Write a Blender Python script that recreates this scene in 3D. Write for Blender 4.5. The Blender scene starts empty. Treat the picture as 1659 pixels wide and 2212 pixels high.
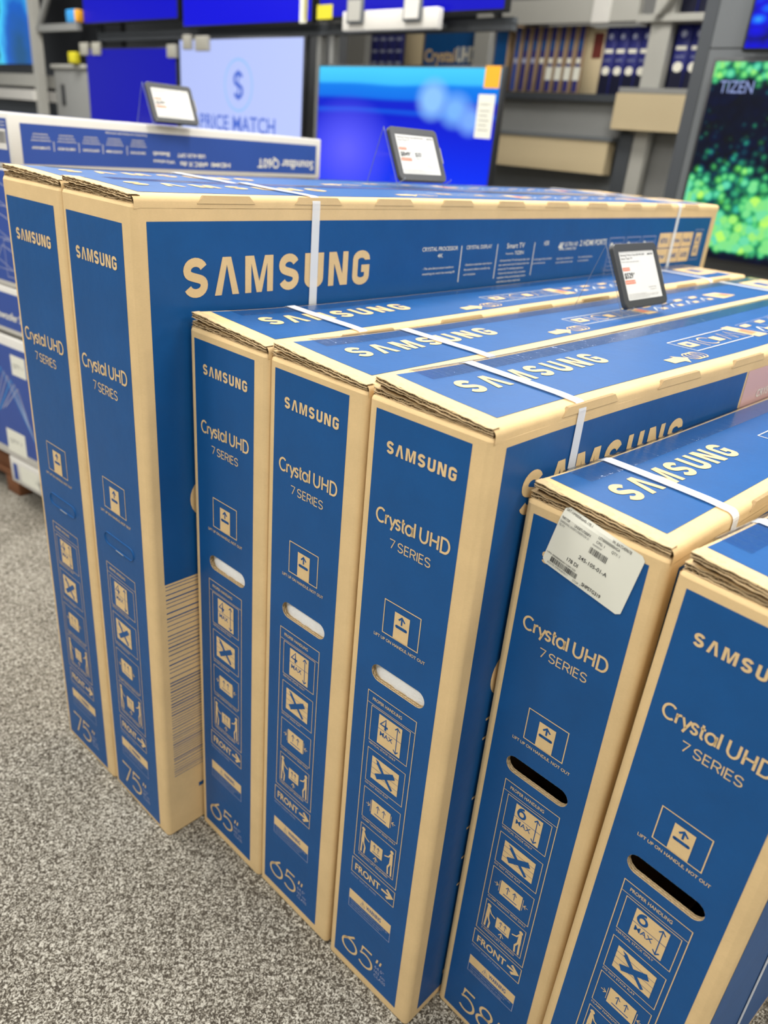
import bpy, math, random
from mathutils import Vector, Matrix
random.seed(7)
PI = math.pi
scene = bpy.context.scene
COL = scene.collection

# ------------------------------------------------------------------ camera
CAM_H = 1.2006
Rv = Vector((0.99576724, 0.04010227, 0.08270068))
Uv = Vector((-0.0919108, 0.43447048, 0.89598427))
Fv = Vector((0.0, 0.89979287, -0.4363173))
cam_d = bpy.data.cameras.new('camera'); cam = bpy.data.objects.new('camera', cam_d); COL.objects.link(cam)
m = Matrix.Identity(4)
for i in range(3):
    m[i][0] = Rv[i]; m[i][1] = Uv[i]; m[i][2] = -Fv[i]
m[0][3], m[1][3], m[2][3] = 0, 0, CAM_H
cam.matrix_world = m
cam_d.sensor_fit = 'VERTICAL'; cam_d.sensor_height = 36.0; cam_d.sensor_width = 27.0
cam_d.lens = 1643.48 / 2212 * 36.0
cam_d.clip_start = 0.02; cam_d.clip_end = 60
cam_d.dof.use_dof = True
cam_d.dof.focus_distance = 0.93
cam_d.dof.aperture_fstop = cam_d.lens / 7.0
scene.camera = cam

# ------------------------------------------------------------------ world, exposure
scene.view_settings.view_transform = 'Standard'
scene.view_settings.look = 'None'
scene.view_settings.gamma = 1.0
scene.view_settings.exposure = 0.10
scene.view_settings.use_curve_mapping = False
w = bpy.data.worlds.new('store_ambient'); scene.world = w; w.use_nodes = True
w.node_tree.nodes['Background'].inputs[0].default_value = (0.90, 0.95, 1.0, 1)
w.node_tree.nodes['Background'].inputs[1].default_value = 0.52

# ceiling lamps: rectangular troffers in a grid (position, watts); fixtures are built round them below
LAMP_Z = 3.25
LAMPS = [(-3.6, 0.6), (-3.6, 3.4), (-1.5, -0.9), (-1.5, 1.5), (-1.2, 4.4), (0.7, -0.9), (0.7, 1.9), (0.9, 4.0), (2.9, -0.4), (2.9, 2.2), (3.2, 4.6), (-5.6, 5.2), (-3.5, 6.6)]  # last lamp is added, unseen, to strengthen the sheen on the lids
LAMP_W = 53
for (lx, ly) in LAMPS:
    ld = bpy.data.lights.new('ceiling_lamp', 'AREA'); ld.shape = 'RECTANGLE'; ld.size = 1.2; ld.size_y = 0.6
    ld.energy = LAMP_W; ld.color = (1.0, 0.97, 0.93)
    lo = bpy.data.objects.new('ceiling_lamp', ld); COL.objects.link(lo); lo.location = (lx, ly, LAMP_Z - 0.02)

# ------------------------------------------------------------------ materials
def srgb(r, g, b):
    f = lambda c: (c/255)/12.92 if c/255 <= 0.04045 else (((c/255)+0.055)/1.055)**2.4
    return (f(r), f(g), f(b), 1)
MATS = {}
def mat(name, col, rough=0.6, spec=0.4, metal=0.0, noise=0.0, nscale=30, bump=0.0, bscale=200, emit=None, estr=1.0, coat=0.0):
    if name in MATS: return MATS[name]
    M = bpy.data.materials.new(name); M.use_nodes = True; MATS[name] = M
    nt = M.node_tree; bs = nt.nodes['Principled BSDF']
    bs.inputs['Base Color'].default_value = col
    bs.inputs['Roughness'].default_value = rough
    bs.inputs['Specular IOR Level'].default_value = spec
    bs.inputs['Metallic'].default_value = metal
    if coat: bs.inputs['Coat Weight'].default_value = coat
    if emit is not None:
        bs.inputs['Emission Color'].default_value = emit; bs.inputs['Emission Strength'].default_value = estr
    if noise or bump:
        tc = nt.nodes.new('ShaderNodeTexCoord')
    if noise:
        n = nt.nodes.new('ShaderNodeTexNoise'); n.inputs['Scale'].default_value = nscale; n.inputs['Detail'].default_value = 5
        nt.links.new(tc.outputs['Object'], n.inputs['Vector'])
        mx = nt.nodes.new('ShaderNodeMix'); mx.data_type = 'RGBA'
        mx.inputs[6].default_value = [c*(1-noise) for c in col[:3]] + [1]
        mx.inputs[7].default_value = [min(1, c*(1+noise)) for c in col[:3]] + [1]
        nt.links.new(n.outputs['Fac'], mx.inputs[0]); nt.links.new(mx.outputs[2], bs.inputs['Base Color'])
    if bump:
        n2 = nt.nodes.new('ShaderNodeTexNoise'); n2.inputs['Scale'].default_value = bscale; n2.inputs['Detail'].default_value = 3
        nt.links.new(tc.outputs['Object'], n2.inputs['Vector'])
        b = nt.nodes.new('ShaderNodeBump'); b.inputs['Strength'].default_value = bump; b.inputs['Distance'].default_value = 0.002
        nt.links.new(n2.outputs['Fac'], b.inputs['Height']); nt.links.new(b.outputs['Normal'], bs.inputs['Normal'])
    return M

def fibre_mat(name, col, rough, spec, streak=0.10):
    """kraft board: soft blotches, tiny fibres and faint flute ribs telegraphing through"""
    M = mat(name, col, rough, spec); nt = M.node_tree; bs = nt.nodes['Principled BSDF']
    tc = nt.nodes.new('ShaderNodeTexCoord')
    n = nt.nodes.new('ShaderNodeTexNoise'); n.inputs['Scale'].default_value = 14; n.inputs['Detail'].default_value = 8; n.inputs['Roughness'].default_value = 0.65
    mp = nt.nodes.new('ShaderNodeMapping'); mp.inputs['Scale'].default_value = (1, 1, 6)
    nf = nt.nodes.new('ShaderNodeTexNoise'); nf.inputs['Scale'].default_value = 260; nf.inputs['Detail'].default_value = 2
    nt.links.new(tc.outputs['Object'], n.inputs['Vector']); nt.links.new(tc.outputs['Object'], mp.inputs['Vector']); nt.links.new(mp.outputs[0], nf.inputs['Vector'])
    a = nt.nodes.new('ShaderNodeMath'); a.operation = 'MULTIPLY_ADD'; a.inputs[1].default_value = 0.45
    nt.links.new(nf.outputs['Fac'], a.inputs[0]); nt.links.new(n.outputs['Fac'], a.inputs[2])
    rp = nt.nodes.new('ShaderNodeValToRGB')
    rp.color_ramp.elements[0].position = 0.35; rp.color_ramp.elements[0].color = [c*(1-streak) for c in col[:3]] + [1]
    rp.color_ramp.elements[1].position = 1.0; rp.color_ramp.elements[1].color = [min(1, c*(1+streak)) for c in col[:3]] + [1]
    nt.links.new(a.outputs[0], rp.inputs[0]); nt.links.new(rp.outputs[0], bs.inputs['Base Color'])
    nb = nt.nodes.new('ShaderNodeTexNoise'); nb.inputs['Scale'].default_value = 60; nb.inputs['Detail'].default_value = 6
    nt.links.new(tc.outputs['Object'], nb.inputs['Vector'])
    b = nt.nodes.new('ShaderNodeBump'); b.inputs['Strength'].default_value = 0.25; b.inputs['Distance'].default_value = 0.0015
    nt.links.new(nb.outputs['Fac'], b.inputs['Height']); nt.links.new(b.outputs['Normal'], bs.inputs['Normal'])
    return M

KRAFT = fibre_mat('kraft_cardboard', (0.67, 0.485, 0.25, 1), 0.8, 0.10)
BLUE = fibre_mat('blue_ink', (0.004, 0.074, 0.240, 1), 0.45, 0.34, 0.12)
EDGE = mat('cardboard_edge', (0.36, 0.25, 0.13, 1), 0.9, 0.1, noise=0.35, nscale=400)
LINER = mat('cardboard_liner', (0.56, 0.42, 0.24, 1), 0.85, 0.1, noise=0.2, nscale=300)
CAVITY_SHADE = mat('flute_cavity_shade', (0.10, 0.06, 0.03, 1), 0.95, 0.05)  # dark brown paints the shade inside the gaps of the board
WHITEINK = mat('pale_ink', srgb(225, 222, 205), 0.6, 0.3)
LILACINK = mat('faint_ink', srgb(160, 165, 190), 0.6, 0.3)
REDINK = mat('red_ink', srgb(215, 120, 85), 0.6, 0.3)
PINK = mat('pink_print', srgb(205, 165, 158), 0.45, 0.4, noise=0.06, nscale=4)
WHITECARD = mat('white_coated_card', srgb(205, 203, 196), 0.5, 0.35, noise=0.03)
ROYAL = mat('royal_blue_print', srgb(45, 75, 150), 0.42, 0.4, noise=0.08, nscale=6)
LABEL = mat('label_paper', srgb(222, 222, 208), 0.5, 0.35, noise=0.02)
INK = mat('black_ink', srgb(40, 40, 42), 0.6, 0.2)
GREYINK = mat('grey_ink', srgb(120, 120, 118), 0.6, 0.2)
FOAM = mat('white_foam', (0.93, 0.93, 0.90, 1), 0.8, 0.2, noise=0.03, bump=0.4, bscale=180)
STEEL = mat('grey_painted_steel', srgb(132, 133, 130), 0.45, 0.4, noise=0.05, nscale=8)
LSTEEL = mat('pale_painted_steel', srgb(165, 164, 156), 0.45, 0.4, noise=0.04, nscale=8)
DSTEEL = mat('charcoal_panel', srgb(62, 66, 70), 0.5, 0.4, noise=0.05, nscale=5)
MGREY = mat('mid_grey_panel', srgb(98, 102, 104), 0.5, 0.35, noise=0.05, nscale=5)
BLACK = mat('black_plastic', (0.012, 0.013, 0.015, 1), 0.35, 0.5)
TAGFRAME = mat('tag_plastic', srgb(58, 60, 60), 0.42, 0.45, noise=0.05, nscale=60)
BEIGE = mat('beige_panel', srgb(188, 172, 138), 0.6, 0.3, noise=0.03, nscale=3)
YELLOW = mat('yellow_sticker', srgb(205, 195, 40), 0.5, 0.3)
ORANGE = mat('orange_sticker', srgb(235, 165, 40), 0.5, 0.3)
CREAM = mat('cream_plastic', srgb(160, 158, 146), 0.5, 0.3)
WOOD = mat('pallet_wood', srgb(120, 80, 55), 0.8, 0.2, noise=0.25, nscale=12)
NAVY = mat('navy_print', srgb(38, 42, 110), 0.5, 0.3, noise=0.1, nscale=9)
DNAVY = mat('dark_navy_print', srgb(18, 20, 42), 0.5, 0.3)
MAROON = mat('maroon_print', srgb(100, 45, 38), 0.5, 0.3)
SKYINK = mat('sky_ink', srgb(60, 150, 215), 0.5, 0.3)
LENS = mat('white_diffuser', (0.9, 0.9, 0.9, 1), 0.5, 0.3, emit=(1, 0.98, 0.95, 1), estr=3.0)
CEIL = mat('ceiling_tile', (0.75, 0.75, 0.73, 1), 0.9, 0.1, noise=0.05, nscale=40)
WALLM = mat('wall_paint', (0.20, 0.21, 0.22, 1), 0.8, 0.2, noise=0.05, nscale=3)

def film(name, tint, gloss=0.22, rough=0.08, bump=0.35, bs=(25, 300, 25), fpow=0.7):
    """clear packing tape: tinted see-through film under a rippled gloss"""
    M = bpy.data.materials.new(name); M.use_nodes = True; MATS[name] = M; nt = M.node_tree
    nt.nodes.remove(nt.nodes['Principled BSDF']); out = nt.nodes['Material Output']
    tr = nt.nodes.new('ShaderNodeBsdfTransparent'); tr.inputs[0].default_value = tint
    gl = nt.nodes.new('ShaderNodeBsdfGlossy'); gl.inputs['Roughness'].default_value = rough
    tc = nt.nodes.new('ShaderNodeTexCoord'); mp = nt.nodes.new('ShaderNodeMapping'); mp.inputs['Scale'].default_value = bs
    n = nt.nodes.new('ShaderNodeTexNoise'); n.inputs['Scale'].default_value = 1; n.inputs['Detail'].default_value = 4
    nt.links.new(tc.outputs['Object'], mp.inputs[0]); nt.links.new(mp.outputs[0], n.inputs['Vector'])
    b = nt.nodes.new('ShaderNodeBump'); b.inputs['Strength'].default_value = bump; b.inputs['Distance'].default_value = 0.002
    nt.links.new(n.outputs['Fac'], b.inputs['Height']); nt.links.new(b.outputs[0], gl.inputs['Normal'])
    lw = nt.nodes.new('ShaderNodeLayerWeight'); lw.inputs['Blend'].default_value = 0.5
    fr = nt.nodes.new('ShaderNodeMath'); fr.operation = 'POWER'; fr.inputs[1].default_value = 4.0; nt.links.new(lw.outputs['Facing'], fr.inputs[0])
    f2 = nt.nodes.new('ShaderNodeMath'); f2.operation = 'MULTIPLY'; f2.inputs[1].default_value = fpow; nt.links.new(fr.outputs[0], f2.inputs[0]); fr = f2
    ad = nt.nodes.new('ShaderNodeMath'); ad.operation = 'ADD'; ad.inputs[1].default_value = gloss; ad.use_clamp = True
    nt.links.new(fr.outputs[0], ad.inputs[0])
    mx = nt.nodes.new('ShaderNodeMixShader'); nt.links.new(ad.outputs[0], mx.inputs[0]); nt.links.new(tr.outputs[0], mx.inputs[1]); nt.links.new(gl.outputs[0], mx.inputs[2])
    nt.links.new(mx.outputs[0], out.inputs[0])
    return M
TAPE = film('clear_tape', (0.84, 0.87, 0.90, 1), 0.03, 0.12, 0.5, (40, 220, 40), 0.85)
ACRYLIC = film('clear_acrylic', (0.965, 0.98, 0.985, 1), 0.012, 0.03, 0.0, (1, 1, 1), 0.10)

AEDGE = mat('acrylic_edge', srgb(120, 128, 140), 0.3, 0.5)
def strap_mat():
    M = bpy.data.materials.new('white_strap'); M.use_nodes = True; nt = M.node_tree; bs = nt.nodes['Principled BSDF']
    bs.inputs['Base Color'].default_value = (0.86, 0.88, 0.88, 1); bs.inputs['Roughness'].default_value = 0.35
    tr = nt.nodes.new('ShaderNodeBsdfTransparent'); mx = nt.nodes.new('ShaderNodeMixShader'); mx.inputs[0].default_value = 0.78
    out = nt.nodes['Material Output']
    nt.links.new(tr.outputs[0], mx.inputs[1]); nt.links.new(bs.outputs[0], mx.inputs[2]); nt.links.new(mx.outputs[0], out.inputs[0])
    tc = nt.nodes.new('ShaderNodeTexCoord'); wv = nt.nodes.new('ShaderNodeTexWave'); wv.inputs['Scale'].default_value = 300; wv.bands_direction = 'DIAGONAL'
    nt.links.new(tc.outputs['Object'], wv.inputs['Vector'])
    b = nt.nodes.new('ShaderNodeBump'); b.inputs['Strength'].default_value = 0.3; b.inputs['Distance'].default_value = 0.0004
    nt.links.new(wv.outputs['Fac'], b.inputs['Height']); nt.links.new(b.outputs[0], bs.inputs['Normal'])
    return M
STRAP = strap_mat()

def carpet_mat():
    M = bpy.data.materials.new('speckled_loop_carpet'); M.use_nodes = True; nt = M.node_tree; bs = nt.nodes['Principled BSDF']
    bs.inputs['Roughness'].default_value = 0.95; bs.inputs['Specular IOR Level'].default_value = 0.1
    tc = nt.nodes.new('ShaderNodeTexCoord')
    n = nt.nodes.new('ShaderNodeTexNoise'); n.inputs['Scale'].default_value = 215; n.inputs['Detail'].default_value = 2.5; n.inputs['Distortion'].default_value = 1.6
    n2 = nt.nodes.new('ShaderNodeTexNoise'); n2.inputs['Scale'].default_value = 3.5; n2.inputs['Detail'].default_value = 3
    v = nt.nodes.new('ShaderNodeTexVoronoi'); v.inputs['Scale'].default_value = 240
    for q in (n, n2, v): nt.links.new(tc.outputs['Object'], q.inputs['Vector'])
    a = nt.nodes.new('ShaderNodeMath'); a.operation = 'MULTIPLY_ADD'; a.inputs[1].default_value = -0.22; nt.links.new(v.outputs['Distance'], a.inputs[0]); nt.links.new(n.outputs['Fac'], a.inputs[2])
    a2 = nt.nodes.new('ShaderNodeMath'); a2.operation = 'MULTIPLY_ADD'; a2.inputs[1].default_value = 0.14; nt.links.new(n2.outputs['Fac'], a2.inputs[0]); nt.links.new(a.outputs[0], a2.inputs[2])
    r = nt.nodes.new('ShaderNodeValToRGB'); e = r.color_ramp.elements
    e[0].position = 0.38; e[0].color = (0.065, 0.055, 0.042, 1); e[1].position = 0.60; e[1].color = (0.56, 0.535, 0.46, 1)
    q = e.new(0.47); q.color = (0.235, 0.215, 0.172, 1)
    nt.links.new(a2.outputs[0], r.inputs[0]); nt.links.new(r.outputs[0], bs.inputs['Base Color'])
    b = nt.nodes.new('ShaderNodeBump'); b.inputs['Strength'].default_value = 0.9; b.inputs['Distance'].default_value = 0.004
    nt.links.new(a.outputs[0], b.inputs['Height']); nt.links.new(b.outputs[0], bs.inputs['Normal'])
    return M
CARPET = carpet_mat()

def screen_mat(name, build):
    M = bpy.data.materials.new(name); M.use_nodes = True; nt = M.node_tree; bs = nt.nodes['Principled BSDF']
    bs.inputs['Base Color'].default_value = (0.003, 0.003, 0.003, 1); bs.inputs['Roughness'].default_value = 0.3; bs.inputs['Specular IOR Level'].default_value = 0.12
    tc = nt.nodes.new('ShaderNodeTexCoord')
    build(nt, tc.outputs['UV'], bs); return M
def flat_screen(name, col, s=1.0):
    def f(nt, uv, bs):
        n = nt.nodes.new('ShaderNodeTexGradient'); nt.links.new(uv, n.inputs[0])
        r = nt.nodes.new('ShaderNodeValToRGB'); r.color_ramp.elements[0].color = [c*0.9 for c in col[:3]] + [1]; r.color_ramp.elements[1].color = col
        nt.links.new(n.outputs[0], r.inputs[0]); nt.links.new(r.outputs[0], bs.inputs['Emission Color']); bs.inputs['Emission Strength'].default_value = s
    return screen_mat(name, f)
def ramp_node(nt, stops, inp, interp='LINEAR'):
    r = nt.nodes.new('ShaderNodeValToRGB'); r.color_ramp.interpolation = interp; e = r.color_ramp.elements
    e[0].position, e[0].color = stops[0]; e[1].position, e[1].color = stops[-1]
    for p, c in stops[1:-1]:
        q = e.new(p); q.color = c
    nt.links.new(inp, r.inputs[0]); return r.outputs[0]
def sky_screen(nt, uv, bs):
    sp = nt.nodes.new('ShaderNodeSeparateXYZ'); nt.links.new(uv, sp.inputs[0])
    n = nt.nodes.new('ShaderNodeTexNoise'); n.inputs['Scale'].default_value = 2.6; n.inputs['Detail'].default_value = 0.5; nt.links.new(uv, n.inputs['Vector'])
    a = nt.nodes.new('ShaderNodeMath'); a.operation = 'MULTIPLY_ADD'; a.inputs[1].default_value = 0.05; nt.links.new(n.outputs['Fac'], a.inputs[0]); nt.links.new(sp.outputs[1], a.inputs[2])
    c = ramp_node(nt, [(0.0, srgb(30, 70, 240)), (0.35, srgb(0, 45, 240)), (0.70, srgb(0, 20, 205)), (0.735, srgb(0, 85, 225)), (0.755, srgb(0, 25, 205)), (0.80, srgb(0, 30, 205)), (0.83, srgb(0, 112, 232)), (0.90, srgb(0, 125, 235)), (0.925, srgb(60, 190, 255)), (1.0, srgb(70, 205, 255))], a.outputs[0])
    # paler bokeh blobs of the wallpaper picture
    def blob(cx, cy, rx, ry, col, prev, amt):
        mp = nt.nodes.new('ShaderNodeMapping'); mp.inputs['Location'].default_value = (-cx/rx, -cy/ry, 0); mp.inputs['Scale'].default_value = (1/rx, 1/ry, 1)
        nt.links.new(uv, mp.inputs[0]); g = nt.nodes.new('ShaderNodeTexGradient'); g.gradient_type = 'SPHERICAL'; nt.links.new(mp.outputs[0], g.inputs[0])
        k = nt.nodes.new('ShaderNodeMath'); k.operation = 'MULTIPLY'; k.inputs[1].default_value = amt; k.use_clamp = True; nt.links.new(g.outputs['Fac'], k.inputs[0])
        mx = nt.nodes.new('ShaderNodeMix'); mx.data_type = 'RGBA'; mx.inputs[7].default_value = col; nt.links.new(k.outputs[0], mx.inputs[0]); nt.links.new(prev, mx.inputs[6]); return mx.outputs[2]
    c = blob(0.20, 0.42, 0.30, 0.40, srgb(95, 95, 255), c, 1.1)
    c = blob(0.68, 0.80, 0.10, 0.16, srgb(140, 195, 255), c, 1.6)
    c = blob(0.80, 0.74, 0.10, 0.14, srgb(120, 180, 255), c, 1.4)
    c = blob(0.88, 0.68, 0.08, 0.12, srgb(120, 170, 255), c, 1.4)
    nt.links.new(c, bs.inputs['Emission Color']); bs.inputs['Emission Strength'].default_value = 1.0
def forest_screen(nt, uv, bs):
    sp = nt.nodes.new('ShaderNodeSeparateXYZ'); nt.links.new(uv, sp.inputs[0])
    mp = nt.nodes.new('ShaderNodeMapping'); mp.inputs['Scale'].default_value = (1.7, 1, 1); nt.links.new(uv, mp.inputs[0])
    v = nt.nodes.new('ShaderNodeTexVoronoi'); v.inputs['Scale'].default_value = 24; v.inputs['Randomness'].default_value = 1; nt.links.new(mp.outputs[0], v.inputs['Vector'])
    n = nt.nodes.new('ShaderNodeTexNoise'); n.inputs['Scale'].default_value = 5; n.inputs['Detail'].default_value = 4; nt.links.new(mp.outputs[0], n.inputs['Vector'])
    # leafy mass in the lower half, dark pool above, a branch at the top
    den = ramp_node(nt, [(0.0, (0, 0, 0, 1)), (0.07, (0.95, 0.95, 0.95, 1)), (0.38, (0.75, 0.75, 0.75, 1)), (0.58, (0.28, 0.28, 0.28, 1)), (0.84, (0.10, 0.10, 0.10, 1)), (0.93, (0.72, 0.72, 0.72, 1)), (1.0, (0.7, 0.7, 0.7, 1))], sp.outputs[1])
    m1 = nt.nodes.new('ShaderNodeMath'); m1.operation = 'ADD'; nt.links.new(den, m1.inputs[0]); nt.links.new(n.outputs['Fac'], m1.inputs[1])
    m2 = nt.nodes.new('ShaderNodeMath'); m2.operation = 'MULTIPLY_ADD'; m2.inputs[1].default_value = -0.62; nt.links.new(v.outputs['Distance'], m2.inputs[0]); nt.links.new(m1.outputs[0], m2.inputs[2])
    g = ramp_node(nt, [(0.0, (0.001, 0.002, 0.012, 1)), (0.52, (0.001, 0.004, 0.02, 1)), (0.66, srgb(10, 55, 65)), (0.80, srgb(35, 130, 90)), (0.93, srgb(85, 205, 130)), (1.0, srgb(130, 225, 145))], m2.outputs[0])
    hs = nt.nodes.new('ShaderNodeSeparateColor'); nt.links.new(v.outputs['Color'], hs.inputs[0])
    tint = ramp_node(nt, [(0.0, (0.55, 0.9, 1.5, 1)), (0.3, (0.9, 1.0, 1.0, 1)), (0.75, (1.0, 1.0, 0.8, 1)), (1.0, (2.2, 1.25, 0.5, 1))], hs.outputs[0])
    mx = nt.nodes.new('ShaderNodeMix'); mx.data_type = 'RGBA'; mx.blend_type = 'MULTIPLY'; mx.inputs[0].default_value = 1; nt.links.new(g, mx.inputs[6]); nt.links.new(tint, mx.inputs[7])
    nt.links.new(mx.outputs[2], bs.inputs['Emission Color']); bs.inputs['Emission Strength'].default_value = 1.0
def ice_screen(nt, uv, bs):
    mp = nt.nodes.new('ShaderNodeMapping'); mp.inputs['Location'].default_value = (-0.70/0.38, -0.1/0.95, 0); mp.inputs['Scale'].default_value = (1/0.38, 1/0.95, 1); nt.links.new(uv, mp.inputs[0])
    g = nt.nodes.new('ShaderNodeTexGradient'); g.gradient_type = 'SPHERICAL'; nt.links.new(mp.outputs[0], g.inputs[0])
    n = nt.nodes.new('ShaderNodeTexNoise'); n.inputs['Scale'].default_value = 6; nt.links.new(uv, n.inputs['Vector'])
    a = nt.nodes.new('ShaderNodeMath'); a.operation = 'MULTIPLY_ADD'; a.inputs[1].default_value = 0.3; nt.links.new(n.outputs['Fac'], a.inputs[0]); nt.links.new(g.outputs['Fac'], a.inputs[2])
    c = ramp_node(nt, [(0.0, (0.0, 0.002, 0.01, 1)), (0.13, (0.0, 0.004, 0.02, 1)), (0.19, srgb(70, 215, 245)), (0.34, srgb(50, 170, 235)), (0.55, srgb(0, 90, 190)), (1.0, srgb(10, 80, 130))], a.outputs[0])
    nt.links.new(c, bs.inputs['Emission Color']); bs.inputs['Emission Strength'].default_value = 1.0
def reef_screen(nt, uv, bs):
    v = nt.nodes.new('ShaderNodeTexVoronoi'); v.inputs['Scale'].default_value = 18; nt.links.new(uv, v.inputs['Vector'])
    c = ramp_node(nt, [(0.0, srgb(60, 180, 255)), (0.3, srgb(0, 90, 245)), (0.5, srgb(0, 0, 220)), (1.0, (0, 0, 0.02, 1))], v.outputs['Distance'])
    nt.links.new(c, bs.inputs['Emission Color']); bs.inputs['Emission Strength'].default_value = 1.0
SCR = dict(deep=flat_screen('deep_blue_screen', srgb(0, 0, 168)), mid=flat_screen('blue_screen', srgb(0, 0, 196)), bright=flat_screen('bright_blue_screen', srgb(0, 0, 224)),
           pale=flat_screen('lavender_screen', srgb(186, 200, 255)), sky=screen_mat('sky_screen', sky_screen), forest=screen_mat('forest_screen', forest_screen),
           ice=screen_mat('ice_screen', ice_screen), reef=screen_mat('reef_screen', reef_screen))
GLYPH_E = mat('blue_lit_glyph', (.01,.01,.01,1), 0.4, 0.1, emit=srgb(70, 105, 205), estr=1.0)
GLYPH_L = mat('light_blue_lit_glyph', (.01,.01,.01,1), 0.4, 0.1, emit=srgb(150, 192, 245), estr=1.0)
GLYPH_W = mat('white_lit_glyph', (.01,.01,.01,1), 0.4, 0.1, emit=srgb(135, 150, 200), estr=1.0)
EINK = mat('eink_paper', srgb(214, 214, 208), 0.4, 0.4, noise=0.02)

# ------------------------------------------------------------------ mesh builder
class MB:
    def __init__(s): s.v = []; s.f = []; s.m = []; s.mats = []; s.sm = []; s.uv = {}
    def mi(s, M):
        if M not in s.mats: s.mats.append(M)
        return s.mats.index(M)
    def add(s, vs, fs, M, smooth=False):
        o = len(s.v); k = s.mi(M); s.v += [tuple(p) for p in vs]
        for f in fs: s.f.append(tuple(o+i for i in f)); s.m.append(k); s.sm.append(smooth)
    def grid(s, rows, M, smooth=False, closed=False):
        n = len(rows[0]); vs = [p for r in rows for p in r]; fs = []
        for i in range(len(rows)-1):
            for j in range(n if closed else n-1):
                j2 = (j+1) % n
                fs.append((i*n+j, i*n+j2, (i+1)*n+j2, (i+1)*n+j))
        s.add(vs, fs, M, smooth)
    def box(s, x0, y0, z0, x1, y1, z1, M):
        vs = [(x, y, z) for z in (z0, z1) for y in (y0, y1) for x in (x0, x1)]
        s.add(vs, [(0, 2, 3, 1), (4, 5, 7, 6), (0, 1, 5, 4), (2, 6, 7, 3), (0, 4, 6, 2), (1, 3, 7, 5)], M)
    def rbox(s, x0, y0, z0, x1, y1, z1, M, r=0.004, n=3):
        """box with all vertical and horizontal edges rounded (stacked inset rounded rectangles)"""
        def ring(ins, z):
            pts = []
            R = max(r-ins, 1e-5)
            for cx, cy, a0 in ((x1-r, y1-r, 0), (x0+r, y1-r, 90), (x0+r, y0+r, 180), (x1-r, y0+r, 270)):
                for k in range(n+1):
                    a = math.radians(a0+90*k/n); pts.append((cx+R*math.cos(a), cy+R*math.sin(a), z))
            return pts
        rows = []
        for k in range(n+1):
            a = PI/2*k/n; rows.append(ring(r*(1-math.sin(a)), z0+r*(1-math.cos(a))))
        for k in range(n+1):
            a = PI/2*(1-k/n); rows.append(ring(r*(1-math.sin(a)), z1-r*(1-math.cos(a))))
        s.grid(rows, M, True, True)
        for row, fl in ((rows[0], True), (rows[-1], False)):
            ids = list(range(len(row))); s.add(row, [tuple(reversed(ids)) if fl else tuple(ids)], M)
    def tube(s, p, q, r, M, n=10):
        p = Vector(p); q = Vector(q); d = (q-p).normalized(); a = d.orthogonal().normalized(); b = d.cross(a)
        rows = [[c + (a*math.cos(2*PI*k/n)+b*math.sin(2*PI*k/n))*r for k in range(n)] for c in (p, q)]
        s.grid(rows, M, True, True)
        for row in rows: s.add(row, [tuple(range(n))], M)
    def build(s, name, parent=None, warp=None, loc=None, rz=None):
        me = bpy.data.meshes.new(name)
        vs = [warp(*p) for p in s.v] if warp else s.v
        me.from_pydata(vs, [], s.f)
        for M in s.mats: me.materials.append(M)
        me.polygons.foreach_set('material_index', s.m); me.polygons.foreach_set('use_smooth', s.sm)
        if s.uv:
            uvl = me.uv_layers.new(name='UVMap')
            for pi_, co in s.uv.items():
                p = me.polygons[pi_]
                for li, c in zip(p.loop_indices, co): uvl.data[li].uv = c
        me.update()
        o = bpy.data.objects.new(name, me); COL.objects.link(o)
        if parent: o.parent = parent
        if loc is not None: o.location = loc
        if rz is not None: o.rotation_euler = (0, 0, rz)
        return o
def tag(o, label, cat, group=None):
    o['label'] = label; o['category'] = cat
    if group: o['group'] = group
    return o
def empty(name, loc, rz, label, cat, group=None):
    o = bpy.data.objects.new(name, None); COL.objects.link(o); o.empty_display_size = 0.05
    o.location = loc; o.rotation_euler = (0, 0, rz); return tag(o, label, cat, group)

# ------------------------------------------------------------------ lettering
_tc = {}
def text_geo(s, bold):
    k = (s, bold)
    if k in _tc: return _tc[k]
    cu = bpy.data.curves.new('lettering', 'FONT'); cu.body = s; cu.offset = bold; cu.resolution_u = 3
    ob = bpy.data.objects.new('lettering', cu); COL.objects.link(ob)
    dg = bpy.context.evaluated_depsgraph_get(); me = ob.evaluated_get(dg).to_mesh()
    vs = [(v.co.x, v.co.y) for v in me.vertices]; fs = [tuple(p.vertices) for p in me.polygons]
    ob.evaluated_get(dg).to_mesh_clear(); bpy.data.objects.remove(ob); bpy.data.curves.remove(cu)
    _tc[k] = (vs, fs); return _tc[k]
CAPH = None
def arc(cx, cy, rx, ry, a0, a1, n=10):
    return [(cx+rx*math.cos(math.radians(a0+(a1-a0)*i/n)), cy+ry*math.sin(math.radians(a0+(a1-a0)*i/n))) for i in range(n+1)]
def bez(p0, p1, p2, p3, n=8):
    return [tuple((1-t)**3*a+3*(1-t)**2*t*b+3*(1-t)*t*t*c+t**3*d for a, b, c, d in zip(p0, p1, p2, p3)) for t in [i/n for i in range(n+1)]]
def s_path(W, H, ins=0.0):
    # letter S centre line in a W x H box
    rx = W/2; ry = H*0.26
    return arc(W/2, H-ry, rx, ry, 20, 180, 9) + bez((0, H-ry), (0, H*0.56), (W*0.25, H*0.55), (W*0.5, H*0.5), 6)[1:] + bez((W*0.5, H*0.5), (W*0.75, H*0.45), (W, H*0.44), (W, ry), 6)[1:] + arc(W/2, ry, rx, ry, 0, -160, 9)[1:]
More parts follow.
